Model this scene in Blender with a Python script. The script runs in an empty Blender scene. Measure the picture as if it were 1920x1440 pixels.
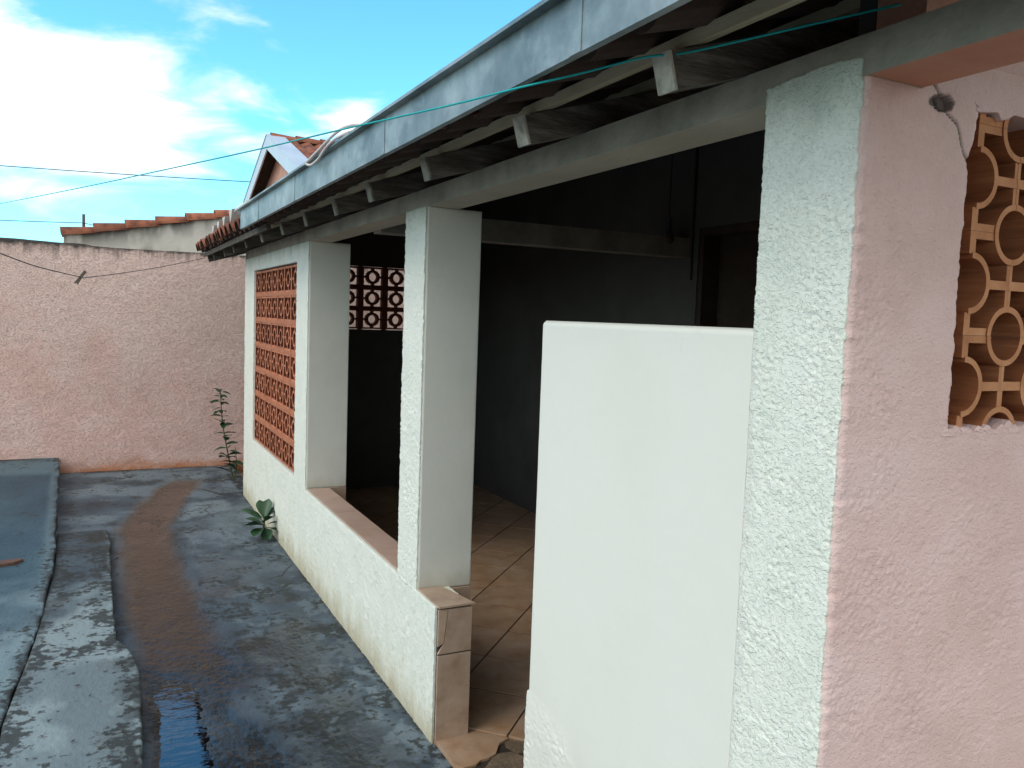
import bpy, bmesh, math, random
import numpy as np
from mathutils import Matrix, Vector
random.seed(7)
scene = bpy.context.scene
COL = scene.collection

# ------------------------------------------------------------------ camera
cd = bpy.data.cameras.new('camera'); cam = bpy.data.objects.new('camera', cd); COL.objects.link(cam)
CR = Vector((0.89222794, -0.45019148, 0.03545326)); CU = Vector((0.00461792, 0.0876001, 0.99614502)); CF = Vector((0.4515617, 0.8886247, -0.0802382))
CAM = Vector((-1.22, 0.0, 1.7604))
m = Matrix.Identity(4)
for i in range(3):
    m[i][0] = CR[i]; m[i][1] = CU[i]; m[i][2] = -CF[i]; m[i][3] = CAM[i]
cam.matrix_world = m
cd.sensor_width = 36.0; cd.lens = 36.0 * 1531.575 / 1920.0
cd.clip_start = 0.02; cd.clip_end = 2000
scene.camera = cam

# ------------------------------------------------------------------ world and sun
SUN_EL, SUN_AZ = math.radians(44), math.radians(-104)     # azimuth from +Y towards +X
w = bpy.data.worlds.new('World'); scene.world = w; w.use_nodes = True
nt = w.node_tree; N = nt.nodes; L = nt.links
for n in list(N): N.remove(n)
out = N.new('ShaderNodeOutputWorld'); bg = N.new('ShaderNodeBackground'); bg.inputs['Strength'].default_value = 0.15
L.new(bg.outputs[0], out.inputs[0])
sky = N.new('ShaderNodeTexSky'); sky.sky_type = 'NISHITA'; sky.sun_disc = False
sky.sun_elevation = SUN_EL; sky.sun_rotation = SUN_AZ; sky.altitude = 400; sky.dust_density = 0.6; sky.ozone_density = 1.0
def mth(op, a, b=None, c=None, clamp=False):
    n = N.new('ShaderNodeMath'); n.operation = op; n.use_clamp = clamp
    for i, v in enumerate((a, b, c)):
        if v is None: continue
        if isinstance(v, (int, float)): n.inputs[i].default_value = v
        else: L.new(v, n.inputs[i])
    return n.outputs[0]
tint = N.new('ShaderNodeMix'); tint.data_type = 'RGBA'; tint.blend_type = 'MULTIPLY'; tint.inputs[0].default_value = 1.0
L.new(sky.outputs[0], tint.inputs[6]); tint.inputs[7].default_value = (0.68, 1.46, 1.72, 1)
tc = N.new('ShaderNodeTexCoord'); sx = N.new('ShaderNodeSeparateXYZ'); L.new(tc.outputs['Generated'], sx.inputs[0])
dx, dy, dz = sx.outputs
az = mth('ARCTAN2', dx, dy); el = mth('ARCSINE', dz)
def blob(a0, e0, wa, we):
    p = mth('DIVIDE', mth('SUBTRACT', az, math.radians(a0)), math.radians(wa)); q = mth('DIVIDE', mth('SUBTRACT', el, math.radians(e0)), math.radians(we))
    r2 = mth('ADD', mth('MULTIPLY', p, p), mth('MULTIPLY', q, q))
    return mth('EXPONENT', mth('MULTIPLY', r2, -1.0))
zz = mth('ADD', mth('MAXIMUM', dz, 0.0), 0.10)
cx = N.new('ShaderNodeCombineXYZ')
L.new(mth('MULTIPLY', az, 3.2), cx.inputs[0]); L.new(mth('MULTIPLY', el, 9.5), cx.inputs[1])
n1 = N.new('ShaderNodeTexNoise'); n1.inputs['Scale'].default_value = 1.9; n1.inputs['Detail'].default_value = 9; n1.inputs['Roughness'].default_value = 0.56; n1.inputs['Distortion'].default_value = 0.5
L.new(cx.outputs[0], n1.inputs['Vector'])
cov = mth('ADD', n1.outputs['Fac'], mth('MULTIPLY', blob(-6, 11.8, 14.5, 4.7), 0.50))
cov = mth('ADD', cov, mth('MULTIPLY', blob(16.1, 12.6, 2.1, 1.5), 0.34))
away = mth('SUBTRACT', 1.0, mth('MULTIPLY', mth('ADD', mth('MULTIPLY', dx, 0.35), mth('MULTIPLY', dy, 0.94)), 1.0))       # 0 ahead, 2 behind: unseen cloud added away from the view to whiten the light
cov = mth('ADD', cov, mth('MULTIPLY', mth('MINIMUM', mth('MULTIPLY', mth('MAXIMUM', mth('SUBTRACT', away, 0.25), 0.0), 0.5), 0.3), 1.0))
cov = mth('SUBTRACT', cov, mth('MULTIPLY', blob(24, 17, 11, 7), 0.16))
mr = N.new('ShaderNodeMapRange'); mr.interpolation_type = 'SMOOTHSTEP'; mr.inputs['From Min'].default_value = 0.53; mr.inputs['From Max'].default_value = 0.94
L.new(cov, mr.inputs['Value'])
cl = N.new('ShaderNodeMix'); cl.data_type = 'RGBA'; L.new(mr.outputs[0], cl.inputs[0]); L.new(tint.outputs[2], cl.inputs[6]); cl.inputs[7].default_value = (8.4, 7.7, 6.75, 1)
L.new(cl.outputs[2], bg.inputs['Color'])

sd = bpy.data.lights.new('sun', 'SUN'); sd.energy = 0.85; sd.angle = math.radians(30); sd.color = (1.0, 0.93, 0.80)
so = bpy.data.objects.new('sun', sd); COL.objects.link(so)
sdir = Vector((math.sin(SUN_AZ) * math.cos(SUN_EL), math.cos(SUN_AZ) * math.cos(SUN_EL), math.sin(SUN_EL)))
so.rotation_euler = sdir.to_track_quat('Z', 'Y').to_euler(); so.location = (-6, 2, 8)
vs = scene.view_settings; vs.view_transform = 'Standard'; vs.look = 'None'; vs.exposure = 0.42; vs.gamma = 1.0; vs.use_curve_mapping = False
scene.render.engine = 'CYCLES'
scene.cycles.max_bounces = 8

# ------------------------------------------------------------------ numpy noise
def _h(ix, iy, s):
    v = (ix.astype(np.int64) * 374761393 + iy.astype(np.int64) * 668265263 + s * 974634599) & 0xffffffff
    v = ((v ^ (v >> 13)) * 1274126177) & 0xffffffff
    v = ((v ^ (v >> 16)) * 2246822519) & 0xffffffff
    return ((v ^ (v >> 15)) & 0xffff) / 65535.0
def vnoise(x, y, s=0):
    ix = np.floor(x); iy = np.floor(y); fx = x - ix; fy = y - iy
    fx = fx * fx * fx * (fx * (fx * 6 - 15) + 10); fy = fy * fy * fy * (fy * (fy * 6 - 15) + 10)
    a = _h(ix, iy, s); b = _h(ix + 1, iy, s); c = _h(ix, iy + 1, s); d = _h(ix + 1, iy + 1, s)
    return (a * (1 - fx) + b * fx) * (1 - fy) + (c * (1 - fx) + d * fx) * fy
def fbm(x, y, o=4, s=0):
    t = 0.0; a = 1.0; n = 0.0
    for k in range(o):
        t = t + a * vnoise(x, y, s + k * 17); n += a; a *= 0.5; x = x * 2.03 + 11.3; y = y * 2.03 + 5.7
    return t / n
def worley(x, y, s=0):
    ix = np.floor(x); iy = np.floor(y); best = np.full(np.shape(x), 9.0)
    for i in (-1, 0, 1):
        for j in (-1, 0, 1):
            jx = ix + i; jy = iy + j
            d = (jx + _h(jx, jy, s) - x) ** 2 + (jy + _h(jx, jy, s + 5) - y) ** 2
            best = np.minimum(best, d)
    return np.sqrt(best)
def sstep(x, a, b): x = np.clip((x - a) / (b - a), 0, 1); return x * x * (3 - 2 * x)
def roughcast(s, t, amp=0.0045, cell=0.014, seed=3):
    """thrown plaster: flattened grains with small shadowed pits between them, smoother in places"""
    u = s / cell; v = t / cell * 1.35
    g = sstep(fbm(u * 0.9, v * 0.9, 3, seed), 0.36, 0.52); g2 = sstep(fbm(u * 2.1 + 7, v * 2.1, 2, seed + 9), 0.33, 0.55)
    keep = sstep(fbm(s * 16, t * 16, 3, seed + 40), 0.30, 0.62) * 0.8 + 0.2
    return amp * (0.35 + keep * (0.62 * g + 0.3 * g2 - 0.4) + 0.3 * fbm(s * 8, t * 8, 2, seed + 70) + 0.18 * fbm(u * 1.3 + 31, v * 1.3, 3, seed + 90))

# ------------------------------------------------------------------ materials
def material(name, cols, scale=3.0, detail=6, rough=(0.75, 0.9), bump=0.2, bscale=90.0, metallic=0.0, stops=None, stretch=(1, 1, 1), spec=0.35, obj_var=0.0, cast=None):
    mt = bpy.data.materials.new(name); mt.use_nodes = True
    t = mt.node_tree; n = t.nodes; l = t.links; b = n['Principled BSDF']
    c = n.new('ShaderNodeTexCoord'); mp = n.new('ShaderNodeMapping'); mp.inputs['Scale'].default_value = stretch; l.new(c.outputs['Object'], mp.inputs[0])
    vec = mp.outputs[0]
    if obj_var:
        oi = n.new('ShaderNodeObjectInfo'); ad = n.new('ShaderNodeVectorMath'); ad.operation = 'MULTIPLY_ADD'
        ad.inputs[1].default_value = (1, 1, 1); l.new(vec, ad.inputs[0])
        sc = n.new('ShaderNodeMath'); sc.operation = 'MULTIPLY'; sc.inputs[1].default_value = 37.0; l.new(oi.outputs['Random'], sc.inputs[0]); l.new(sc.outputs[0], ad.inputs[2]); vec = ad.outputs[0]
    nz = n.new('ShaderNodeTexNoise'); nz.inputs['Scale'].default_value = scale; nz.inputs['Detail'].default_value = detail; nz.inputs['Roughness'].default_value = 0.62
    l.new(vec, nz.inputs['Vector'])
    rp = n.new('ShaderNodeValToRGB'); e = rp.color_ramp.elements
    k = len(cols)
    if stops is None: stops = [0.3 + 0.4 * i / max(1, k - 1) for i in range(k)]
    e[0].position = stops[0]; e[0].color = (*cols[0], 1); e[1].position = stops[-1]; e[1].color = (*cols[-1], 1)
    for i in range(1, k - 1):
        q = e.new(stops[i]); q.color = (*cols[i], 1)
    l.new(nz.outputs['Fac'], rp.inputs[0])
    colr = rp.outputs[0]
    if obj_var:
        hv = n.new('ShaderNodeHueSaturation'); mm = n.new('ShaderNodeMapRange'); mm.inputs['To Min'].default_value = 1 - obj_var; mm.inputs['To Max'].default_value = 1 + obj_var
        l.new(oi.outputs['Random'], mm.inputs[0]); l.new(mm.outputs[0], hv.inputs['Value']); l.new(colr, hv.inputs['Color']); colr = hv.outputs[0]
    l.new(colr, b.inputs['Base Color'])
    rr = n.new('ShaderNodeMapRange'); rr.inputs['To Min'].default_value = rough[0]; rr.inputs['To Max'].default_value = rough[1]; l.new(nz.outputs['Fac'], rr.inputs[0]); l.new(rr.outputs[0], b.inputs['Roughness'])
    b.inputs['Metallic'].default_value = metallic; b.inputs['Specular IOR Level'].default_value = spec
    if bump:
        nb = n.new('ShaderNodeTexNoise'); nb.inputs['Scale'].default_value = bscale; nb.inputs['Detail'].default_value = 5; l.new(vec, nb.inputs['Vector'])
        bp = n.new('ShaderNodeBump'); bp.inputs['Strength'].default_value = bump; bp.inputs['Distance'].default_value = 0.01; l.new(nb.outputs['Fac'], bp.inputs['Height']); l.new(bp.outputs[0], b.inputs['Normal'])
    if cast:                                             # thrown plaster: rounded grains with crevices
        sc_, dist = cast
        for sc2, d2, lo_, hi_ in ((sc_, dist, 0.36, 0.5), (sc_ * 2.2, dist * 0.35, 0.38, 0.6)):
            mp2 = n.new('ShaderNodeMapping'); mp2.inputs['Scale'].default_value = (1, 1, 1.35); l.new(vec, mp2.inputs[0])
            wz = n.new('ShaderNodeTexNoise'); wz.inputs['Scale'].default_value = sc2; wz.inputs['Detail'].default_value = 3; l.new(mp2.outputs[0], wz.inputs['Vector'])
            mq = n.new('ShaderNodeMapRange'); mq.interpolation_type = 'SMOOTHSTEP'; mq.inputs['From Min'].default_value = lo_; mq.inputs['From Max'].default_value = hi_; l.new(wz.outputs['Fac'], mq.inputs[0])
            b2 = n.new('ShaderNodeBump'); b2.inputs['Strength'].default_value = 1.0; b2.inputs['Distance'].default_value = d2; l.new(mq.outputs[0], b2.inputs['Height'])
            src_ = b.inputs['Normal'].links[0].from_socket if b.inputs['Normal'].links else None
            if src_ is not None: l.new(src_, b2.inputs['Normal'])
            l.new(b2.outputs[0], b.inputs['Normal'])
    return mt
def overlay(mt, color, build):
    """mix a stain or painted light or shade over the base colour; build(nodes, links) returns the mask socket"""
    t = mt.node_tree; n = t.nodes; l = t.links; b = n['Principled BSDF']
    src = b.inputs['Base Color'].links[0].from_socket
    mx = n.new('ShaderNodeMix'); mx.data_type = 'RGBA'; l.new(src, mx.inputs[6]); mx.inputs[7].default_value = (*color, 1)
    l.new(build(n, l), mx.inputs[0]); l.new(mx.outputs[2], b.inputs['Base Color'])
def stain_shade_mask(axis, v0, v1, scale, lo, hi, strength=1.0, stretch=(1, 1, 1), seed=0.0):
    """mask: axis value from v0 (full) to v1 (none), broken up by noise"""
    def f(n, l):
        c = n.new('ShaderNodeTexCoord'); s = n.new('ShaderNodeSeparateXYZ'); l.new(c.outputs['Object'], s.inputs[0])
        a = n.new('ShaderNodeMapRange'); a.inputs['From Min'].default_value = v0; a.inputs['From Max'].default_value = v1; a.inputs['To Min'].default_value = 1; a.inputs['To Max'].default_value = 0
        l.new(s.outputs[axis], a.inputs[0])
        mp = n.new('ShaderNodeMapping'); mp.inputs['Scale'].default_value = stretch; mp.inputs['Location'].default_value = (seed, seed, 0); l.new(c.outputs['Object'], mp.inputs[0])
        z = n.new('ShaderNodeTexNoise'); z.inputs['Scale'].default_value = scale; z.inputs['Detail'].default_value = 7; z.inputs['Roughness'].default_value = 0.65; l.new(mp.outputs[0], z.inputs['Vector'])
        ad = n.new('ShaderNodeMath'); ad.operation = 'ADD'; l.new(a.outputs[0], ad.inputs[0]); l.new(z.outputs['Fac'], ad.inputs[1])
        q = n.new('ShaderNodeMapRange'); q.interpolation_type = 'SMOOTHSTEP'; q.inputs['From Min'].default_value = lo; q.inputs['From Max'].default_value = hi; q.inputs['To Max'].default_value = strength
        l.new(ad.outputs[0], q.inputs[0]); return q.outputs[0]
    return f
def attr_mask(name, strength=1.0):
    def f(n, l):
        a = n.new('ShaderNodeAttribute'); a.attribute_name = name
        q = n.new('ShaderNodeMath'); q.operation = 'MULTIPLY'; q.inputs[1].default_value = strength; l.new(a.outputs['Fac'], q.inputs[0]); return q.outputs[0]
    return f

M = {}
M['mint'] = material('mint white roughcast', [(0.72, 0.755, 0.655), (0.79, 0.80, 0.705), (0.81, 0.82, 0.735)], 5, bump=0.25, bscale=220, cast=(110, 0.0012))
overlay(M['mint'], (0.40, 0.33, 0.19), stain_shade_mask(2, 0.0, 0.34, 7, 0.98, 1.62, 0.75, (1, 1, 0.35)))
overlay(M['mint'], (0.50, 0.44, 0.26), stain_shade_mask(2, 0.0, 0.9, 9, 1.12, 1.5, 0.28, (1, 1, 0.5), 4.0))
overlay(M['mint'], (0.745, 0.73, 0.65), attr_mask('plain'))
overlay(M['mint'], (0.20, 0.25, 0.22), stain_shade_mask(2, 2.27, 2.06, 8, 0.72, 1.5, 0.62, (1, 1, 0.4), 2.0))  # green grime at the top, plus part of the eave's shade painted in
M['smooth'] = material('smooth white plaster paint', [(0.66, 0.69, 0.64), (0.72, 0.735, 0.69), (0.74, 0.745, 0.71)], 2.2, rough=(0.55, 0.75), bump=0.12, bscale=26)
M['colpaint'] = material('grey white column paint', [(0.66, 0.65, 0.565), (0.72, 0.705, 0.62), (0.74, 0.725, 0.645)], 2.2, rough=(0.55, 0.75), bump=0.12, bscale=26)
overlay(M['colpaint'], (0.42, 0.36, 0.25), stain_shade_mask(2, 0.56, 0.80, 9, 0.95, 1.6, 0.5, (1, 1, 0.5), 6.0))
M['pink'] = material('pink wall paint', [(0.63, 0.44, 0.40), (0.70, 0.505, 0.465), (0.735, 0.555, 0.53)], 4.5, bump=0.25, bscale=200, cast=(110, 0.0006))
overlay(M['pink'], (0.52, 0.20, 0.09), stain_shade_mask(2, 2.36, 2.10, 5, 1.0, 1.7, 0.7, (1, 1, 0.5), 7.0))
overlay(M['pink'], (0.05, 0.045, 0.04), attr_mask('crack'))
M['yardwall'] = material('weathered pink wall paint', [(0.69, 0.445, 0.375), (0.79, 0.52, 0.445), (0.82, 0.585, 0.515)], 2.4, bump=0.4, bscale=60, stretch=(0.75, 1, 1.25), cast=(62, 0.0045))
overlay(M['yardwall'], (0.82, 0.67, 0.58), stain_shade_mask(2, 2.5, -1.5, 2.2, 1.02, 1.30, 0.4, (1.3, 1, 0.6), 12.0))
overlay(M['yardwall'], (0.045, 0.042, 0.036), stain_shade_mask(2, 2.42, 1.90, 6.5, 1.12, 1.42, 0.62, (2.2, 1, 0.13), 1.0))
overlay(M['yardwall'], (0.05, 0.045, 0.04), stain_shade_mask(2, 2.385, 2.27, 13, 0.80, 1.18, 0.92, (1, 1, 0.7), 3.0))
overlay(M['yardwall'], (0.62, 0.20, 0.05), stain_shade_mask(2, 0.0, 0.28, 4, 1.05, 1.6, 0.85, (1, 1, 1.2), 9.0))
M['cream'] = material('cream plaster', [(0.58, 0.54, 0.46), (0.70, 0.66, 0.57)], 3, bump=0.5, bscale=40)
overlay(M['cream'], (0.07, 0.06, 0.05), attr_mask('grime', 0.9))
M['brick'] = material('terracotta block with painted hole shade', [(0.10, 0.024, 0.012), (0.17, 0.042, 0.02), (0.23, 0.065, 0.03)], 9, bump=0.25, bscale=120, obj_var=0.16)  # hole walls: their self-shadow is put into this darker colour
M['brickface'] = material('lit tone face of hollow block', [(0.36, 0.115, 0.055), (0.47, 0.17, 0.088), (0.53, 0.22, 0.125)], 9, bump=0.25, bscale=120, obj_var=0.14)  # front faces: lighter, lit copy of the same block colour
M['winface'] = material('lit tone orange block face', [(0.38, 0.155, 0.065), (0.48, 0.22, 0.10), (0.54, 0.28, 0.14)], 14, bump=0.3, bscale=60, obj_var=0.08)  # lit copy of the window block colour, for its front faces
M['mortar'] = material('terracotta mortar band', [(0.38, 0.135, 0.07), (0.49, 0.20, 0.11)], 8, bump=0.4, bscale=90)
M['inner_brick'] = material('dark fired hollow block', [(0.17, 0.05, 0.03), (0.26, 0.09, 0.05)], 9, bump=0.25, bscale=120, obj_var=0.1)
M['winbrick'] = material('orange block with painted hole shade', [(0.20, 0.062, 0.022), (0.30, 0.10, 0.036), (0.38, 0.15, 0.06)], 14, bump=0.35, bscale=60, stretch=(1, 0.25, 3), obj_var=0.08)  # sides of the holes, with the shade inside them painted into the colour
M['tile'] = material('beige ceramic tile', [(0.31, 0.20, 0.135), (0.44, 0.305, 0.215), (0.50, 0.38, 0.285)], 9, rough=(0.24, 0.42), bump=0.03, bscale=30, obj_var=0.1, spec=0.5)
overlay(M['tile'], (0.33, 0.155, 0.04), stain_shade_mask(2, 0.0, 0.16, 5, 1.0, 1.7, 0.55, (1, 1, 1), 5.0))
M['sill'] = material('pinkish sill tile', [(0.40, 0.26, 0.19), (0.50, 0.345, 0.27)], 5, rough=(0.35, 0.55), bump=0.05, bscale=50, obj_var=0.08, spec=0.5)
M['grout'] = material('dark grout bed', [(0.022, 0.016, 0.012), (0.05, 0.036, 0.027)], 12, bump=0.4)
M['beam'] = material('dark plaster beam', [(0.14, 0.13, 0.105), (0.24, 0.225, 0.185), (0.33, 0.31, 0.255)], 4, bump=0.35, bscale=60)  # beam front, darker than its soffit
M['beamsoffit'] = material('beige plaster soffit with painted bounce', [(0.50, 0.43, 0.32), (0.62, 0.545, 0.42)], 4, bump=0.3, bscale=50)  # paler than the front: light thrown up by the ground, put into the colour
M['pinkbeam'] = material('orange pink beam paint', [(0.50, 0.21, 0.12), (0.60, 0.33, 0.24)], 4, bump=0.3, bscale=60)
M['rafter'] = material('weathered grey rafter wood', [(0.045, 0.036, 0.028), (0.10, 0.085, 0.07), (0.19, 0.165, 0.135)], 7, bump=0.5, bscale=30, stretch=(1, 6, 6), obj_var=0.2)
M['rafterend'] = material('white painted rafter end', [(0.20, 0.18, 0.15), (0.50, 0.47, 0.40), (0.66, 0.63, 0.55)], 16, bump=0.4)
M['rafterold'] = material('flaking grey rafter end', [(0.10, 0.09, 0.075), (0.22, 0.205, 0.175), (0.34, 0.32, 0.28)], 22, bump=0.4)
M['batten'] = material('pale batten wood', [(0.30, 0.245, 0.16), (0.46, 0.39, 0.27)], 6, bump=0.3, stretch=(5, 0.6, 5))
M['clay'] = material('clay roof tile', [(0.045, 0.028, 0.022), (0.16, 0.056, 0.032), (0.29, 0.098, 0.05), (0.22, 0.12, 0.082)], 7, bump=0.5, bscale=70, obj_var=0.3)
M['clayunder'] = material('clay tile underside with painted shade', [(0.030, 0.018, 0.013), (0.06, 0.032, 0.022)], 5, bump=0.3)  # shaded copy of the clay: shade under the tiles is in the colour
M['cement'] = material('pale mortar', [(0.50, 0.48, 0.43), (0.68, 0.66, 0.60)], 10, bump=0.5)
M['galv'] = material('galvanised sheet', [(0.13, 0.17, 0.18), (0.24, 0.29, 0.295), (0.40, 0.45, 0.45)], 4.6, detail=11, rough=(0.42, 0.62), bump=0.05, bscale=10, metallic=0.4, stretch=(1, 0.8, 0.8), stops=[0.34, 0.5, 0.66])
overlay(M['galv'], (0.16, 0.18, 0.185), stain_shade_mask(2, 2.20, 2.55, 9, 1.02, 1.35, 0.35, (1, 1, 0.3), 3.0))
overlay(M['galv'], (0.52, 0.57, 0.56), stain_shade_mask(2, 3.4, 1.2, 5.5, 1.02, 1.16, 0.30, (1, 0.8, 1.0), 11.0))
overlay(M['galv'], (0.10, 0.125, 0.13), stain_shade_mask(2, 3.4, 1.2, 7.5, 1.06, 1.22, 0.35, (1, 0.9, 0.7), 17.0))
M['trim'] = material('bright metal verge trim', [(0.50, 0.56, 0.62), (0.60, 0.66, 0.71)], 2, rough=(0.4, 0.55), bump=0.0, metallic=0.35)
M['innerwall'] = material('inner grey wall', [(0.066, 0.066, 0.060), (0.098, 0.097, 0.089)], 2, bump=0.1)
M['darkwood'] = material('dark door wood', [(0.03, 0.02, 0.015), (0.06, 0.04, 0.03)], 4, bump=0.1)
M['black'] = material('black rubber', [(0.012, 0.012, 0.013), (0.03, 0.03, 0.03)], 10, rough=(0.4, 0.6), bump=0)
M['teal'] = material('teal plastic cord', [(0.0, 0.30, 0.30), (0.0, 0.42, 0.42)], 10, rough=(0.4, 0.5), bump=0)
M['cable'] = material('off white cable', [(0.55, 0.47, 0.43), (0.66, 0.58, 0.54)], 10, rough=(0.4, 0.5), bump=0)
M['leaf'] = material('dark green leaf', [(0.010, 0.035, 0.016), (0.022, 0.07, 0.026), (0.04, 0.10, 0.036)], 9, rough=(0.35, 0.5), bump=0.1, bscale=40, obj_var=0.25, spec=0.5)
M['stem'] = material('weed stem', [(0.06, 0.08, 0.03), (0.12, 0.13, 0.06)], 9, bump=0.2)
M['soil'] = material('dry soil', [(0.13, 0.09, 0.06), (0.22, 0.16, 0.11)], 1.5, bump=0.5, bscale=10)
M['litter'] = material('dry leaf litter', [(0.035, 0.025, 0.018), (0.09, 0.06, 0.04)], 20, bump=0.2)

def concrete(name, cols, scale=1.3, stretch=(1, 0.55, 1), stops=None, moss=0.75, mlo=0.56, mhi=0.66, pale=None):
    mt = material(name, cols, scale, detail=9, rough=(0.55, 0.8), bump=0.5, bscale=45, stretch=stretch, stops=stops)
    def mold(n, l):
        c = n.new('ShaderNodeTexCoord'); mp = n.new('ShaderNodeMapping'); mp.inputs['Scale'].default_value = (1, 0.6, 1); mp.inputs['Location'].default_value = (3.1, 1.7, 0); l.new(c.outputs['Object'], mp.inputs[0])
        z = n.new('ShaderNodeTexNoise'); z.inputs['Scale'].default_value = 5.2; z.inputs['Detail'].default_value = 10; z.inputs['Roughness'].default_value = 0.68; l.new(mp.outputs[0], z.inputs['Vector'])
        q = n.new('ShaderNodeMapRange'); q.interpolation_type = 'SMOOTHSTEP'; q.inputs['From Min'].default_value = mlo; q.inputs['From Max'].default_value = mhi; q.inputs['To Max'].default_value = moss; l.new(z.outputs['Fac'], q.inputs[0]); return q.outputs[0]
    overlay(mt, (0.028, 0.03, 0.026), mold)
    if pale: overlay(mt, pale, attr_mask('pale', 0.85))
    def speck(n, l):
        c = n.new('ShaderNodeTexCoord'); z = n.new('ShaderNodeTexNoise'); z.inputs['Scale'].default_value = 24; z.inputs['Detail'].default_value = 8; z.inputs['Roughness'].default_value = 0.6; l.new(c.outputs['Object'], z.inputs['Vector'])
        z2 = n.new('ShaderNodeTexNoise'); z2.inputs['Scale'].default_value = 3.6; z2.inputs['Detail'].default_value = 5; l.new(c.outputs['Object'], z2.inputs['Vector'])
        a = n.new('ShaderNodeAttribute'); a.attribute_name = 'mold'
        k1 = n.new('ShaderNodeMath'); k1.operation = 'MULTIPLY_ADD'; l.new(z2.outputs['Fac'], k1.inputs[0]); k1.inputs[1].default_value = 0.75; l.new(z.outputs['Fac'], k1.inputs[2])
        k2 = n.new('ShaderNodeMath'); k2.operation = 'MULTIPLY_ADD'; l.new(a.outputs['Fac'], k2.inputs[0]); k2.inputs[1].default_value = 0.22; l.new(k1.outputs[0], k2.inputs[2])
        q = n.new('ShaderNodeMapRange'); q.interpolation_type = 'SMOOTHSTEP'; q.inputs['From Min'].default_value = 1.02; q.inputs['From Max'].default_value = 1.13; q.inputs['To Max'].default_value = 0.88; l.new(k2.outputs[0], q.inputs[0]); return q.outputs[0]
    overlay(mt, (0.024, 0.026, 0.022), speck)
    overlay(mt, (0.02, 0.02, 0.017), attr_mask('dark', 0.9))
    overlay(mt, (0.105, 0.072, 0.048), attr_mask('wall_reflection', 0.9))  # brown reflection of the pink wall, painted into the wet strip
    t = mt.node_tree; n = t.nodes; l = t.links; b = n['Principled BSDF']           # damp parts: darker and glossier
    a = n.new('ShaderNodeAttribute'); a.attribute_name = 'wet'
    src = b.inputs['Base Color'].links[0].from_socket
    mx = n.new('ShaderNodeMix'); mx.data_type = 'RGBA'; mx.blend_type = 'MULTIPLY'; l.new(src, mx.inputs[6]); mx.inputs[7].default_value = (0.40, 0.38, 0.37, 1); l.new(a.outputs['Fac'], mx.inputs[0]); l.new(mx.outputs[2], b.inputs['Base Color'])
    rs = b.inputs['Roughness'].links[0].from_socket
    rx = n.new('ShaderNodeMix'); rx.data_type = 'FLOAT'; l.new(a.outputs['Fac'], rx.inputs[0]); l.new(rs, rx.inputs[2]); rx.inputs[3].default_value = 0.10; l.new(rx.outputs[0], b.inputs['Roughness'])
    return mt
M['alley'] = concrete('grey alley concrete', [(0.024, 0.033, 0.045), (0.058, 0.080, 0.100), (0.115, 0.152, 0.178)], 1.9, moss=0.75, mlo=0.53, mhi=0.62, pale=(0.185, 0.235, 0.262))
M['slab'] = concrete('blue grey slab concrete', [(0.014, 0.038, 0.060), (0.032, 0.072, 0.100), (0.065, 0.12, 0.148)], 1.1, moss=0.55, mlo=0.60, mhi=0.68, pale=(0.195, 0.270, 0.290))
M['kerb'] = concrete('pale kerb concrete', [(0.022, 0.034, 0.046), (0.045, 0.066, 0.082), (0.085, 0.12, 0.138)], 2.2, moss=0.9, mlo=0.53, mhi=0.60, pale=(0.255, 0.320, 0.330))

wm = bpy.data.materials.new('shallow water'); wm.use_nodes = True; M['water'] = wm
t = wm.node_tree; n = t.nodes; l = t.links; n.remove(n['Principled BSDF'])
g = n.new('ShaderNodeBsdfGlossy'); g.inputs['Roughness'].default_value = 0.03; tr = n.new('ShaderNodeBsdfTransparent'); tr.inputs[0].default_value = (0.80, 0.78, 0.74, 1)
fr = n.new('ShaderNodeFresnel'); fr.inputs['IOR'].default_value = 2.5; ms = n.new('ShaderNodeMixShader'); l.new(fr.outputs[0], ms.inputs[0]); l.new(tr.outputs[0], ms.inputs[1]); l.new(g.outputs[0], ms.inputs[2])
l.new(ms.outputs[0], n['Material Output'].inputs[0])
c = n.new('ShaderNodeTexCoord'); z = n.new('ShaderNodeTexNoise'); z.inputs['Scale'].default_value = 9; z.inputs['Detail'].default_value = 3; mpw = n.new('ShaderNodeMapping'); mpw.inputs['Scale'].default_value = (1, 2.6, 1); l.new(c.outputs['Object'], mpw.inputs[0]); l.new(mpw.outputs[0], z.inputs['Vector'])
bp = n.new('ShaderNodeBump'); bp.inputs['Strength'].default_value = 0.12; bp.inputs['Distance'].default_value = 0.01; l.new(z.outputs['Fac'], bp.inputs['Height']); l.new(bp.outputs[0], g.inputs['Normal']); l.new(bp.outputs[0], fr.inputs['Normal'])

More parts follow.
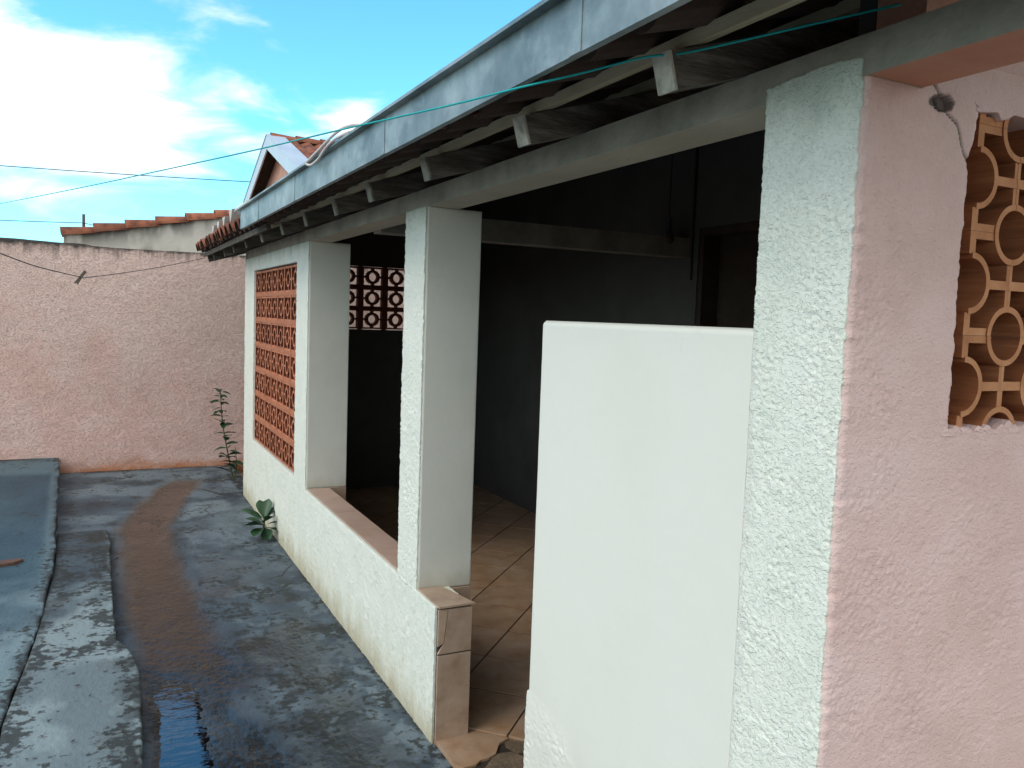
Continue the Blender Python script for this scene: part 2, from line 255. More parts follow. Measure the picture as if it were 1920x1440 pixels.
# ------------------------------------------------------------------ object helpers
def link(o, parent=None):
    COL.objects.link(o)
    if parent is not None:
        o.parent = parent
        o.matrix_parent_inverse = world_of(parent).inverted()
    return o
def world_of(o):
    mw = Matrix.LocRotScale(o.location, o.rotation_euler, o.scale)
    return mw if o.parent is None else world_of(o.parent) @ o.matrix_parent_inverse @ mw
def tag(o, label=None, cat=None, group=None, kind=None):
    if label: o['label'] = label
    if cat: o['category'] = cat
    if group: o['group'] = group
    if kind: o['kind'] = kind
    return o
def thing(name, label, cat, loc, group=None):
    o = bpy.data.objects.new(name, None); o.location = loc; o.empty_display_size = 0.1; COL.objects.link(o)
    return tag(o, label, cat, group)
def mesh_obj(name, verts, faces, mat, parent=None, smooth=False, loc=None, rot=None):
    me = bpy.data.meshes.new(name); me.from_pydata([tuple(v) for v in verts], [], [tuple(f) for f in faces]); me.update()
    for mm in (mat if isinstance(mat, (list, tuple)) else [mat]): me.materials.append(mm)
    if smooth: me.polygons.foreach_set('use_smooth', [True] * len(me.polygons))
    o = bpy.data.objects.new(name, me)
    if loc is not None: o.location = loc
    if rot is not None: o.rotation_euler = rot
    return link(o, parent)
def inst(src, name, parent, loc=(0, 0, 0), rot=(0, 0, 0), scale=(1, 1, 1)):
    o = src.copy(); o.name = name; o.location = loc; o.rotation_euler = rot; o.scale = scale
    COL.objects.link(o); o.parent = parent; o.matrix_parent_inverse = world_of(parent).inverted() if parent else Matrix.Identity(4)
    return o
class MB:
    def __init__(s): s.v = []; s.f = []
    def box(s, x0, x1, y0, y1, z0, z1):
        k = len(s.v)
        s.v += [(x0, y0, z0), (x1, y0, z0), (x1, y1, z0), (x0, y1, z0), (x0, y0, z1), (x1, y0, z1), (x1, y1, z1), (x0, y1, z1)]
        s.f += [tuple(k + i for i in q) for q in ((0, 3, 2, 1), (4, 5, 6, 7), (0, 1, 5, 4), (1, 2, 6, 5), (2, 3, 7, 6), (3, 0, 4, 7))]; return s
    def prism(s, poly, fn0, fn1):
        """poly of 2-D points; fn0/fn1 map a 2-D point to the two end faces"""
        k = len(s.v); n = len(poly); s.v += [fn0(p) for p in poly] + [fn1(p) for p in poly]
        s.f += [tuple(range(k + n - 1, k - 1, -1)), tuple(range(k + n, k + 2 * n))]
        s.f += [(k + i, k + (i + 1) % n, k + n + (i + 1) % n, k + n + i) for i in range(n)]; return s
    def tube(s, pts, r, seg=8, r1=None):
        k = len(s.v); pts = [Vector(p) for p in pts]; n = len(pts)
        for i, p in enumerate(pts):
            d = (pts[min(i + 1, n - 1)] - pts[max(i - 1, 0)]).normalized()
            a = d.cross(Vector((0, 0, 1)));
            if a.length < 1e-3: a = d.cross(Vector((1, 0, 0)))
            a.normalize(); b = d.cross(a); rr = r if r1 is None else r + (r1 - r) * i / (n - 1)
            for j in range(seg):
                q = 2 * math.pi * j / seg; s.v.append(tuple(p + a * rr * math.cos(q) + b * rr * math.sin(q)))
        for i in range(n - 1):
            for j in range(seg):
                s.f.append((k + i * seg + j, k + i * seg + (j + 1) % seg, k + (i + 1) * seg + (j + 1) % seg, k + (i + 1) * seg + j))
        s.f += [tuple(range(k + seg - 1, k - 1, -1)), tuple(range(k + (n - 1) * seg, k + n * seg))]; return s
    def obj(s, name, mat, parent=None, smooth=False, bevel=0.0, **kw):
        o = mesh_obj(name, s.v, s.f, mat, parent, smooth, **kw)
        if bevel:
            bm = bmesh.new(); bm.from_mesh(o.data); bmesh.ops.recalc_face_normals(bm, faces=bm.faces)
            bmesh.ops.bevel(bm, geom=[e for e in bm.edges], offset=bevel, segments=2, affect='EDGES', profile=0.6, clamp_overlap=True); bm.to_mesh(o.data); bm.free()
        else:
            bm = bmesh.new(); bm.from_mesh(o.data); bmesh.ops.recalc_face_normals(bm, faces=bm.faces); bm.to_mesh(o.data); bm.free()
        return o
def seg(*parts):
    """concatenate ranges (start, end, step) into one increasing axis"""
    a = [np.array([parts[0][0]])]
    for s0, s1, st in parts:
        k = max(1, int(round((s1 - s0) / st))); a.append(np.linspace(s0, s1, k + 1)[1:])
    return np.concatenate(a)
def grid_panel(name, ss, tt, fn, holes, back, mat, parent=None, attrs=None):
    """a wall face sampled on ss x tt; fn(S, T) -> points; holes = list of (s0, s1, t0, t1); edges run back by the vector back"""
    S, T = np.meshgrid(ss, tt, indexing='ij'); P = fn(S, T).reshape(-1, 3)
    ns, n_t = len(ss), len(tt)
    cs = (ss[:-1] + ss[1:]) / 2; ct = (tt[:-1] + tt[1:]) / 2; CS, CT = np.meshgrid(cs, ct, indexing='ij')
    keep = np.ones(CS.shape, bool)
    for h in holes: keep &= ~((CS > h[0]) & (CS < h[1]) & (CT > h[2]) & (CT < h[3]))
    I, J = np.nonzero(keep); a = I * n_t + J
    F = np.stack([a, a + n_t, a + n_t + 1, a + 1], 1)
    # boundary edges
    E = np.concatenate([F[:, [0, 1]], F[:, [1, 2]], F[:, [2, 3]], F[:, [3, 0]]]); key = np.sort(E, 1); code = key[:, 0].astype(np.int64) * len(P) + key[:, 1]
    u, idx, cnt = np.unique(code, return_index=True, return_counts=True); B = E[idx[cnt == 1]]
    bv = np.unique(B); mp = np.full(len(P), -1); mp[bv] = len(P) + np.arange(len(bv))
    P2 = P[bv] + np.array(back)[None, :]
    F2 = np.stack([B[:, 1], B[:, 0], mp[B[:, 0]], mp[B[:, 1]]], 1)
    V = np.concatenate([P, P2]); FF = np.concatenate([F, F2])
    used = np.zeros(len(V), bool); used[FF.ravel()] = True; rem = np.cumsum(used) - 1; V2 = V[used]; FF = rem[FF]
    me = bpy.data.meshes.new(name); me.vertices.add(len(V2)); me.vertices.foreach_set('co', V2.astype(np.float32).ravel())
    me.loops.add(FF.size); me.loops.foreach_set('vertex_index', FF.astype(np.int32).ravel())
    me.polygons.add(len(FF)); me.polygons.foreach_set('loop_start', np.arange(0, FF.size, 4, dtype=np.int32)); me.polygons.foreach_set('loop_total', np.full(len(FF), 4, np.int32))
    sm = np.zeros(len(FF), bool); sm[:len(F)] = True; me.polygons.foreach_set('use_smooth', sm)
    me.update(calc_edges=True); me.validate()
    for k, v in (attrs or {}).items():
        arr = v(S, T).reshape(-1); arr = np.concatenate([arr, arr[bv]])[used]
        at = me.attributes.new(k, 'FLOAT', 'POINT'); at.data.foreach_set('value', arr.astype(np.float32))
    me.materials.append(mat)
    return link(bpy.data.objects.new(name, me), parent)
def copy_to(px): return px

# ================================================================== SETTING
g_ = mesh_obj('ground', [(-300, -300, -0.09), (300, -300, -0.09), (300, 300, -0.09), (-300, 300, -0.09)], [(0, 1, 2, 3)], M['soil']); g_['kind'] = 'structure'

def channel(y):
    ys = [2.0, 3.2, 3.6, 4.2, 5.0, 6.0, 7.0, 7.9, 8.6, 9.0]
    xl = np.interp(y, ys, [-1.06, -1.06, -1.05, -1.05, -1.10, -1.10, -1.04, -0.84, -0.58, -0.42])
    xr = np.interp(y, ys, [-0.58, -0.58, -0.60, -0.60, -0.66, -0.70, -0.72, -0.52, -0.36, -0.36])
    return xl, xr
WATER = -0.0150
def chan(S, T):
    xl, xr = channel(T); wob = 0.16 * (fbm(S * 3.2, T * 2.2, 5, 51) - 0.5)
    return np.minimum(S - xl + wob, xr - S + wob) - 0.02
def alley_z(S, T):
    ins = chan(S, T); prof = np.clip(ins / 0.16 + 0.35, 0, 1); prof = prof * prof * (3 - 2 * prof)
    end = np.clip((8.75 - T) / 0.3, 0, 1); deep = 0.45 + 0.55 * sstep(4.35 - T + 0.5 * (fbm(S * 3, T * 2, 3, 52) - 0.5), 0.0, 0.5)
    pud = np.exp(-((S + 0.915 + 0.05 * (4.0 - T)) / 0.095) ** 2) * sstep(4.15 - T, 0.0, 0.35)
    return -0.013 * prof * end - 0.009 * pud + 0.009 * (fbm(S * 2.2, T * 1.6, 3, 8) - 0.5) + 0.006 * (fbm(S * 9, T * 7, 4, 9) - 0.5) + 0.0025 * (vnoise(S * 70, T * 70, 4) - 0.5)
def alley_pt(S, T): return np.stack([S, T, alley_z(S, T)], -1)
def film(S, T): return sstep(chan(S, T) + 0.05 * (fbm(S * 11, T * 8, 3, 53) - 0.5), -0.05, 0.06) * np.clip((8.9 - T) / 0.25, 0, 1)
def alley_wet(S, T):
    a = film(S, T); xl, xr = channel(T); d = np.minimum(S - (xl - 0.05), xr + 0.50 - S)
    f = sstep(fbm(S * 2.4, T * 1.7, 5, 21), 0.38, 0.52) * np.clip(d / 0.12, 0, 1) * np.clip((6.4 - T) / 1.2, 0, 1)
    return np.maximum(a, 0.62 * f)
def alley_reflection(S, T):
    xl, xr = channel(T); c = (xl + xr) / 2 - 0.02; w_ = np.abs(S - c) + 0.08 * (fbm(S * 5, T * 3, 4, 55) - 0.5)
    return sstep(0.20 - w_, -0.05, 0.10) * sstep(T, 3.9, 4.5) * np.clip((8.9 - T) / 0.25, 0, 1)
def alley_mold(S, T): return np.clip(0.35 + 0.3 * sstep(5.6 - T, 0, 0.8) + 0.2 * sstep(T, 8.4, 9.2), 0, 1)
def alley_pale(S, T):
    xl, xr = channel(T); out_ = sstep(S - xr, 0.0, 0.12)
    a = sstep(fbm(S * 2.6, T * 2.0, 5, 56), 0.42, 0.62) * out_ * sstep(T, 5.0, 6.4) * 0.8
    b_ = sstep(fbm(S * 2.2, T * 3.2, 5, 57), 0.44, 0.6) * sstep(T, 6.6, 7.4) * 0.55
    c_ = sstep(fbm(S * 14, T * 9, 5, 58), 0.5, 0.58) * sstep(S, -0.34, -0.1) * sstep(4.4 - T, 0, 0.6) * 0.75
    e_ = sstep(fbm(S * 9, T * 7, 5, 59), 0.56, 0.62) * out_ * 0.4
    return np.clip(np.maximum(np.maximum(a, b_), np.maximum(c_, e_)), 0, 1)
def polyline_mask(S, T, pts, wd):
    best = np.full(S.shape, 9.0)
    for (x0, y0), (x1, y1) in zip(pts[:-1], pts[1:]):
        ex, ey = x1 - x0, y1 - y0; q = np.clip(((S - x0) * ex + (T - y0) * ey) / (ex * ex + ey * ey), 0, 1)
        best = np.minimum(best, np.hypot(S - x0 - q * ex, T - y0 - q * ey))
    return np.clip(1.5 - best / wd, 0, 1)
def alley_dark(S, T):
    c1 = polyline_mask(S, T, [(-0.03, 5.62), (-0.09, 5.52), (-0.13, 5.42), (-0.24, 5.36)], 0.007)
    c2 = polyline_mask(S, T, [(0.0, 8.05), (-0.18, 8.0), (-0.33, 8.3), (-0.62, 8.45)], 0.016)
    edge = np.clip(1 - (0.0 - S) / 0.03, 0, 1) * np.clip((fbm(S * 20, T * 20, 3, 77) - 0.42) * 6, 0, 1)
    edge2 = np.clip(1 - (9.50 - T) / 0.12, 0, 1) * np.clip((fbm(S * 9, T * 9, 3, 78) - 0.35) * 6, 0, 1)
    edge3 = np.clip(1 - (S + 1.17) / 0.07, 0, 1) * np.clip((fbm(S * 12, T * 8, 3, 79) - 0.35) * 5, 0, 1) * (T < 6.9)
    pl = np.clip(1.2 - np.hypot(S + 0.06, (T - 6.38) * 0.8) / 0.12, 0, 1) * sstep(fbm(S * 24, T * 24, 3, 80), 0.36, 0.55) + np.clip(1.2 - np.hypot(S - 0.0, (T - 8.74) * 0.6) / 0.16, 0, 1) * sstep(fbm(S * 20, T * 20, 3, 81), 0.36, 0.55)
    return np.clip(pl + c1 + c2 + edge + 0.8 * edge2 + edge3, 0, 1)
al = grid_panel('alley_floor', seg((-1.65, 0.12, 0.013)), seg((-4, 2.4, 0.2), (2.4, 6, 0.012), (6, 9.62, 0.02)), alley_pt, [], (0, 0, -0.06), M['alley'], attrs={'wet': alley_wet, 'dark': alley_dark, 'wall_reflection': alley_reflection, 'pale': alley_pale, 'mold': alley_mold}); al['kind'] = 'structure'
wv = mesh_obj('puddle', [(-1.16, 2.2, WATER), (-0.3, 2.2, WATER), (-0.3, 8.9, WATER), (-1.16, 8.9, WATER)], [(0, 1, 2, 3)], M['water']); wv['kind'] = 'structure'

def slab_edge(y): return np.interp(y, [-4, 3.5, 3.7, 4.35, 4.6, 5.6, 6.05, 8.6, 9.6], [-1.57, -1.57, -1.575, -1.53, -1.515, -1.49, -1.485, -1.555, -1.585])
def slab_pt(S, T):            # S 0..1 outward, T along y
    e = slab_edge(T) + 0.026 * (fbm(T * 6, T * 0 + 3, 6, 31) - 0.5)
    x = e - S * 4.6
    top = np.interp(T, [-4, 4.4, 6.0, 9.6], [0.068, 0.070, 0.085, 0.165])
    d = e - x; rnd = np.clip(d / 0.009, 0, 1)
    z = top - 0.006 * (1 - rnd) ** 2 + 0.012 * (fbm(x * 1.7, T * 1.5, 3, 33) - 0.5) + 0.003 * (fbm(x * 30, T * 30, 3, 34) - 0.5)
    return np.stack([x, T, z], -1)
def slab_dark(S, T):
    p = slab_pt(S, T); x = p[..., 0]; e = slab_edge(T) - x
    a = np.clip(1 - e / 0.05, 0, 1) * np.clip((fbm(x * 14, T * 10, 3, 35) - 0.45) * 6, 0, 1)
    b = np.clip(1 - (9.5 - T) / 0.25, 0, 1) * np.clip((fbm(x * 6, T * 8, 4, 36) - 0.38) * 6, 0, 1)
    c = polyline_mask(x, T, [(-1.57, 3.9), (-1.62, 4.0), (-1.75, 3.95)], 0.004)
    return np.clip(a + b + c, 0, 1)
def slab_wet(S, T):
    x = slab_pt(S, T)[..., 0]; return 0.12 * sstep(T + 0.5 * (fbm(x * 2, T * 1.5, 3, 37) - 0.5), 6.4, 7.4) * sstep(8.75 - T, 0, 0.25) * sstep(slab_edge(T) - x, 0.02, 0.10)
def slab_mold(S, T):
    x = slab_pt(S, T)[..., 0]; return np.clip(0.12 + 0.45 * sstep(0.10 - (slab_edge(T) - x), 0, 0.08) + 0.3 * sstep(5.2 - T, 0, 1), 0, 1)
def slab_pale(S, T):
    x = slab_pt(S, T)[..., 0]; nz_ = fbm(x * 3, T * 2.2, 5, 38)
    near = sstep(5.9 - T + 2.0 * (nz_ - 0.5), 0, 1.4) * (0.6 + 0.4 * sstep(nz_, 0.4, 0.6)); far = 0.32 * sstep(T, 8.6, 8.85); rim = 0.35 * sstep(0.09 - (slab_edge(T) - x), 0, 0.05)
    return np.clip(np.maximum(np.maximum(near, far), rim), 0, 1)
sl = grid_panel('concrete_slab', np.concatenate([np.linspace(0, 0.004, 5), np.linspace(0.007, 0.25, 62), np.linspace(0.26, 1, 20)]), seg((-4, 2.6, 0.2), (2.6, 9.62, 0.02)), slab_pt, [], (0, 0, -0.3), M['slab'], attrs={'dark': slab_dark, 'wet': slab_wet, 'pale': slab_pale, 'mold': slab_mold}); sl['kind'] = 'structure'
def kerb_edge(y): return np.interp(y, [-4, 2, 3.2, 3.9, 4.15, 4.3, 4.48, 5.2, 6.6, 6.95], [-1.08, -1.09, -1.08, -1.055, -1.06, -1.09, -1.15, -1.155, -1.15, -1.17])
def kerb_pt(S, T):
    e = kerb_edge(T) + 0.020 * (fbm(T * 8, T * 0 + 9, 6, 41) - 0.5)
    e1 = slab_edge(T) + 0.005
    x = e + (e1 - e) * S; d = e - x
    top = np.interp(T, [-4, 4.2, 4.5, 5.2, 6.2, 6.95], [0.070, 0.070, 0.068, 0.062, 0.052, 0.012])
    rnd = np.clip(d / 0.008, 0, 1); gap = np.clip((x - e1) / 0.010, 0, 1)
    step = np.where(T < 4.42, 0.012, 0.0)
    z = top + step * np.clip((-1.12 + 0.03 * np.sin(T * 9) - x) / -0.02, 0, 1) * 0 - 0.006 * (1 - rnd) ** 2 - 0.005 * (1 - gap) + 0.008 * (fbm(x * 4, T * 3, 3, 43) - 0.5) + 0.004 * (fbm(x * 28, T * 28, 3, 44) - 0.5)
    return np.stack([x, T, z], -1)
def kerb_dark(S, T):
    x = kerb_pt(S, T)[..., 0]; e = kerb_edge(T) - x
    a = np.clip(1 - e / 0.13, 0, 1) * np.clip((fbm(x * 10, T * 7, 4, 45) - 0.40) * 7, 0, 1) * np.clip((4.5 - T) / 0.1, 0.12, 1)
    b = 0.75 * np.clip(1 - (x - slab_edge(T)) / 0.05, 0, 1) * np.clip((fbm(x * 9, T * 5, 4, 46) - 0.36) * 6, 0, 1)
    c = polyline_mask(x, T, [(-1.09, 4.33), (-1.2, 4.42), (-1.3, 4.40), (-1.42, 4.46)], 0.005)
    return np.clip(a + b + c, 0, 1)
def kerb_mold(S, T):
    x = kerb_pt(S, T)[..., 0]; e = kerb_edge(T) - x
    return np.clip(0.45 + 0.5 * sstep(0.16 - e, 0, 0.12) + 0.4 * sstep(0.12 - (x - slab_edge(T)), 0, 0.1) + 0.25 * sstep(T, 5.2, 6.0), 0, 1)
def kerb_pale(S, T):
    x = kerb_pt(S, T)[..., 0]; nz_ = fbm(x * 4, T * 3, 5, 47)
    return np.clip(sstep(5.6 - T + 1.6 * (nz_ - 0.5), 0, 1.2) * (0.55 + 0.45 * sstep(nz_, 0.4, 0.62)) + 0.3 * sstep(0.04 - (kerb_edge(T) - x), 0, 0.03), 0, 1)
kb = grid_panel('kerb_strip', np.concatenate([np.linspace(0, 0.03, 5), np.linspace(0.05, 0.9, 36), np.linspace(0.92, 1, 5)]), seg((-4, 2.6, 0.2), (2.6, 6.95, 0.014)), kerb_pt, [], (0, 0, -0.13), M['kerb'], attrs={'dark': kerb_dark, 'wet': lambda S, T: 0 * S, 'pale': kerb_pale, 'mold': kerb_mold}); kb['kind'] = 'structure'

# boundary wall across the end of the alley
bw = thing('boundary_wall', 'weathered pink roughcast wall closing the end of the alley, mould along its top', 'wall', (-1.0, 9.58, 0))
def bw_pt(S, T):
    top = 2.365 + 0.012 * (fbm(S * 3, S * 0, 4, 61) - 0.5) - 0.02 * np.clip((S + 1.35) / 0.1, 0, 1) + 0.012 * np.clip((-1.6 - S) / 0.3, 0, 1)
    z = T * top; d = 0.006 * fbm(S * 20, z * 26, 3, 63) * (T < 0.985) + 0.02 * (fbm(S * 0.8, z * 0.8, 2, 64) - 0.5)
    return np.stack([S, 9.53 - d, z - 0.1 * (T <= 0)], -1)
grid_panel('wall_face', seg((-7, -2.4, 0.08), (-2.4, 1.2, 0.014), (1.2, 4, 0.06)), np.linspace(0, 1, 130), bw_pt, [], (0, 0.16, 0), M['yardwall'], bw)

# ================================================================== HOUSE
house = thing('veranda_house', 'low white house with an open columned veranda, terracotta screen and galvanised gutter', 'house', (1.2, 4.5, 0))
BT = 2.212            # underside of the eave beam
RC = 0.0
def facade_pt(amp, cell, seed):
    def f(S, T):
        d = roughcast(S, T, amp, cell, seed); yj = 0.004 * (fbm(S * 40, T * 40, 2, seed + 3) - 0.5)
        return np.stack([-d, S + yj, T], -1)
    return f
ys = seg((3.011, 3.24, 0.007), (3.24, 3.487, 0.008), (3.487, 5.362, 0.010), (5.362, 5.712, 0.010), (5.712, 7.43, 0.013), (7.43, 7.92, 0.012))
zs = seg((-0.06, 0.578, 0.010), (0.578, 0.605, 0.009), (0.605, 2.092, 0.014), (2.092, BT, 0.012))
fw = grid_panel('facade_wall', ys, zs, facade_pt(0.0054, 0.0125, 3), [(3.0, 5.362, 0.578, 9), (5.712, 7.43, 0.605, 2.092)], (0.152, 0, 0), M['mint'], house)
# column two: roughcast front and smooth body
ys = seg((3.237, 3.487, 0.0055)); zs = seg((0.566, BT, 0.0065))
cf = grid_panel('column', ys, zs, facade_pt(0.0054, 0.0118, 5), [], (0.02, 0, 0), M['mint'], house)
def plaster_box(name, x0, x1, y0, y1, z0, z1, mat, parent, **kw): return MB().box(x0, x1, y0, y1, z0, z1).obj(name, mat, parent, **kw)
plaster_box('column_core', 0.004, 0.252, 3.234, 3.4855, 0.572, BT, M['colpaint'], cf, bevel=0.006)
c1 = plaster_box('column', 0.004, 0.272, 5.358, 5.60, 0.588, BT, M['colpaint'], house, bevel=0.006)
# corner post of the house (white face towards the alley)
def corner_wob(z): return 0.011 * (fbm(z * 60, z * 0 + 2, 3, 91) - 0.5) + 0.006 * (fbm(z * 9, z * 0 + 4, 3, 92) - 0.5)
def post_plain(S, T): return np.clip((S - 1.272) / 0.022 + (fbm(S * 40, T * 40, 3, 96) - 0.5) * 2.2 + 0.5 * (fbm(S * 0 + 1, T * 5, 3, 89) - 0.5), 0, 1) * np.clip((1.752 - T) / 0.004, 0, 1)
def post_pt(S, T):
    top = 2.245 + 0.02 * (fbm(S * 18, S * 0 + 1, 3, 94) - 0.5); z = np.where(T > 2.2, 2.2 + (T - 2.2) * (top - 2.2) / 0.045, T)
    d = roughcast(S, z, 0.0038, 0.0092, 7); k = np.clip((S - 1.055) / 0.012, 0, 1); d = d * (0.25 + 0.75 * np.sqrt(k))
    d = d * (1 - post_plain(S, z)) + 0.0006 + 0.0022 * np.clip((z - 2.18) / 0.03, 0, 1)
    y = S + np.clip(1 - (S - 1.055) / 0.03, 0, 1) * corner_wob(z)
    x = -d + 0.010 * (1 - np.sqrt(np.clip(1 - (1 - k) ** 2, 0, 1)))
    return np.stack([x, y, z], -1)
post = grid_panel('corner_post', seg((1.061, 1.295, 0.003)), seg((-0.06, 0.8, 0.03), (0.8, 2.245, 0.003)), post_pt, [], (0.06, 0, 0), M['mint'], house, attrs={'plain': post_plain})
plaster_box('post_core', 0.03, 0.25, 1.075, 1.292, -0.05, BT, M['smooth'], post)
# high parapet wall beside the doorway: smooth above, roughcast low down
def hw_rough(S, T):
    low = np.clip(((S - 2.0) + (0.60 - T) * 0.75 + 0.22 * (fbm(S * 9, T * 9, 3, 99) - 0.5)) / 0.10, 0, 1) * np.clip((0.585 - T) / 0.10, 0, 1)
    return np.clip(low, 0, 1)
def hw_pt(S, T):
    q = 0.016; ft = np.clip((T - (1.757 - q)) / q, 0, 1); fs = np.clip((S - (2.213 - q)) / q, 0, 1); f = np.sqrt(np.clip(ft * ft + fs * fs, 0, 1))
    x = q * (1 - np.sqrt(np.clip(1 - f * f, 0, 1))) - roughcast(S, T, 0.0052, 0.0112, 11) * hw_rough(S, T) - 0.0006 - 0.0012 * fbm(S * 3, T * 3, 3, 97) * np.clip((S - 1.3) / 0.1, 0, 1)
    y = S + np.clip((S - 2.1) / 0.113, 0, 1) * (0.014 * np.clip((0.578 - T) / 0.006, 0, 1) + 0.002 * (fbm(T * 14, T * 0 + 3, 3, 95) - 0.5))
    return np.stack([x, y, T], -1)
M['parapet'] = material('white paint over smooth and rough plaster', [(0.725, 0.715, 0.63), (0.745, 0.73, 0.65), (0.755, 0.74, 0.665)], 2.2, rough=(0.55, 0.75), bump=0.16, bscale=14)
overlay(M['parapet'], (0.55, 0.52, 0.40), stain_shade_mask(2, 0.25, 1.0, 3.5, 0.95, 1.7, 0.35, (1, 1, 0.6), 8.0))
overlay(M['parapet'], (0.50, 0.49, 0.42), stain_shade_mask(2, 3.0, -1.0, 13, 1.29, 1.37, 0.16, (1, 1.6, 0.7), 5.0))
hwo = grid_panel('parapet_wall', seg((1.2945, 1.42, 0.006), (1.42, 1.9, 0.012), (1.9, 2.213, 0.004)), seg((-0.06, 0.3, 0.03), (0.3, 0.62, 0.004), (0.62, 1.73, 0.006), (1.73, 1.757, 0.003)), hw_pt, [], (0.14, 0, 0), M['parapet'], house)
# pink wall turning the corner
WX0, WX1, WZ0, WZ1 = 0.296, 0.90, 1.566, 2.198
CRK = [(0.172, 2.242), (0.178, 2.232), (0.187, 2.222), (0.206, 2.205), (0.214, 2.185), (0.234, 2.175), (0.252, 2.165), (0.264, 2.150), (0.271, 2.134), (0.279, 2.118), (0.296, 2.098)]
def pit_r(S, T):
    u = (S - 0.208) / 0.031; v = (T - 2.196 - 0.10 * (S - 0.208)) / 0.0145; return np.sqrt(u * u + v * v) + 0.6 * (fbm(S * 50, T * 50, 2, 113) - 0.5)
def pit(S, T): return np.clip((1.05 - pit_r(S, T)) * 5, 0, 1)
def crack(S, T): return polyline_mask(S + 0.006 * (fbm(S * 70, T * 70, 2, 111) - 0.5), T, CRK, 0.0026)
def pink_pt(S, T):
    keep = 1 - 0.62 * np.clip((S - 0.10 + 0.08 * (fbm(S * 9, T * 4, 3, 114) - 0.5)) / 0.1, 0, 1) * np.clip((T - 1.3) / 0.4 , 0.25, 1)
    d = roughcast(S, T, 0.0030, 0.0090, 9) * keep
    k = np.clip(S / 0.012, 0, 1); d = d * (0.25 + 0.75 * np.sqrt(k))
    x = S + 0.0 * T
    y = 1.055 - d + np.clip(1 - S / 0.03, 0, 1) * corner_wob(T) + 0.010 * (1 - np.sqrt(np.clip(1 - (1 - k) ** 2, 0, 1))) + 0.016 * pit(S, T) + 0.005 * crack(S, T)
    # ragged plaster round the opening
    near = np.clip(1 - np.abs(S - WX0) / 0.012, 0, 1) * (T > WZ0 - 0.01) * (T < WZ1 + 0.01); x = x + near * 0.012 * (fbm(T * 45, T * 0 + 6, 3, 115) - 0.5) + near * 0.022 * np.clip((T - 2.10) / 0.09, 0, 1)
    nz = np.clip(1 - np.abs(T - WZ0) / 0.012, 0, 1) * (S > WX0 - 0.01); nt_ = np.clip(1 - np.abs(T - WZ1) / 0.012, 0, 1) * (S > WX0 - 0.01)
    z = T + nz * 0.03 * (fbm(S * 38, S * 0 + 8, 3, 116) - 0.5) + nt_ * 0.024 * (fbm(S * 30, S * 0 + 9, 3, 117) - 0.55)
    return np.stack([x, y, z], -1)
pk = grid_panel('pink_wall', seg((0.0, WX0, 0.0036), (WX0, 0.56, 0.005), (0.56, WX1, 0.03), (WX1, 2.55, 0.06)), seg((-0.06, 0.85, 0.035), (0.85, WZ0, 0.0042), (WZ0, WZ1, 0.0042), (WZ1, 2.284, 0.0042)), pink_pt, [(WX0, WX1, WZ0, WZ1)], (0, 0.12, 0), M['pink'], house, attrs={'crack': lambda S, T: np.clip(crack(S, T) * 0.85 + 0.8 * np.clip((1.22 - pit_r(S, T)) * 6, 0, 1), 0, 1)})
tag(pk, 'pink roughcast wall with a cracked corner')
# inside walls, floor and the wall tops under the roof
SL = 0.306
def rtop(x): return 2.30 + SL * (x + 0.22)
def wall_y(name, y0, y1, x0, x1, z0, mat, hole=None):
    b = MB()
    if hole is None: b.prism([(x0, z0), (x1, z0), (x1, rtop(x1) + 0.03), (x0, rtop(x0) + 0.03)], lambda p: (p[0], y0, p[1]), lambda p: (p[0], y1, p[1]))
    else:
        hx0, hx1, hz0, hz1 = hole
        b.box(x0, x1, y0, y1, z0, hz0); b.box(x0, hx0, y0, y1, hz0, hz1); b.box(hx1, x1, y0, y1, hz0, hz1)
        b.prism([(x0, hz1), (x1, hz1), (x1, rtop(x1) + 0.03), (x0, rtop(x0) + 0.03)], lambda p: (p[0], y0, p[1]), lambda p: (p[0], y1, p[1]))
    return b.obj(name, mat, house)
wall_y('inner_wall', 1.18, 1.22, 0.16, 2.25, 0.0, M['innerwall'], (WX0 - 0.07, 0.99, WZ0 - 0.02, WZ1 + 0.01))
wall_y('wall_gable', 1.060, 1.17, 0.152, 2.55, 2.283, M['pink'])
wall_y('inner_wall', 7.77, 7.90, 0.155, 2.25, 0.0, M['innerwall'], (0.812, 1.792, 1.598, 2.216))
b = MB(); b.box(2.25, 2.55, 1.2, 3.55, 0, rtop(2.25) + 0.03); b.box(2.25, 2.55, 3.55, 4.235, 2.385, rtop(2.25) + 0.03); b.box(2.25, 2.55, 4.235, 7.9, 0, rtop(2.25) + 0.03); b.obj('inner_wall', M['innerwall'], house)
dr = MB().box(2.40, 2.44, 3.545, 4.24, 0.01, 2.39).obj('door', M['darkwood'], house)
fb = MB(); fb.box(2.262, 2.39, 3.552, 3.59, 0, 2.383); fb.box(2.262, 2.39, 4.195, 4.233, 0, 2.383); fb.box(2.262, 2.39, 3.59, 4.195, 2.335, 2.383); fb.obj('door_frame', M['darkwood'], dr)
MB().tube([(2.238, 4.285, 2.05), (2.238, 4.285, rtop(2.238) - 0.09)], 0.008, 8).obj('conduit', M['black'], house)
MB().box(0.15, 2.25, 4.33, 4.46, 2.20, 2.325).obj('cross_beam', M['beam'], house)
flo = MB().box(0.02, 2.4, 1.2, 7.8, -0.05, 0.016).obj('floor', M['grout'], house)
MB().prism([(0.157, 3.045), (1.965, 1.226), (2.394, 1.226), (2.394, 7.764), (0.157, 7.764)], lambda p: (p[0], p[1], 0.0165), lambda p: (p[0], p[1], 0.0272)).obj('grout_bed', M['grout'], flo)
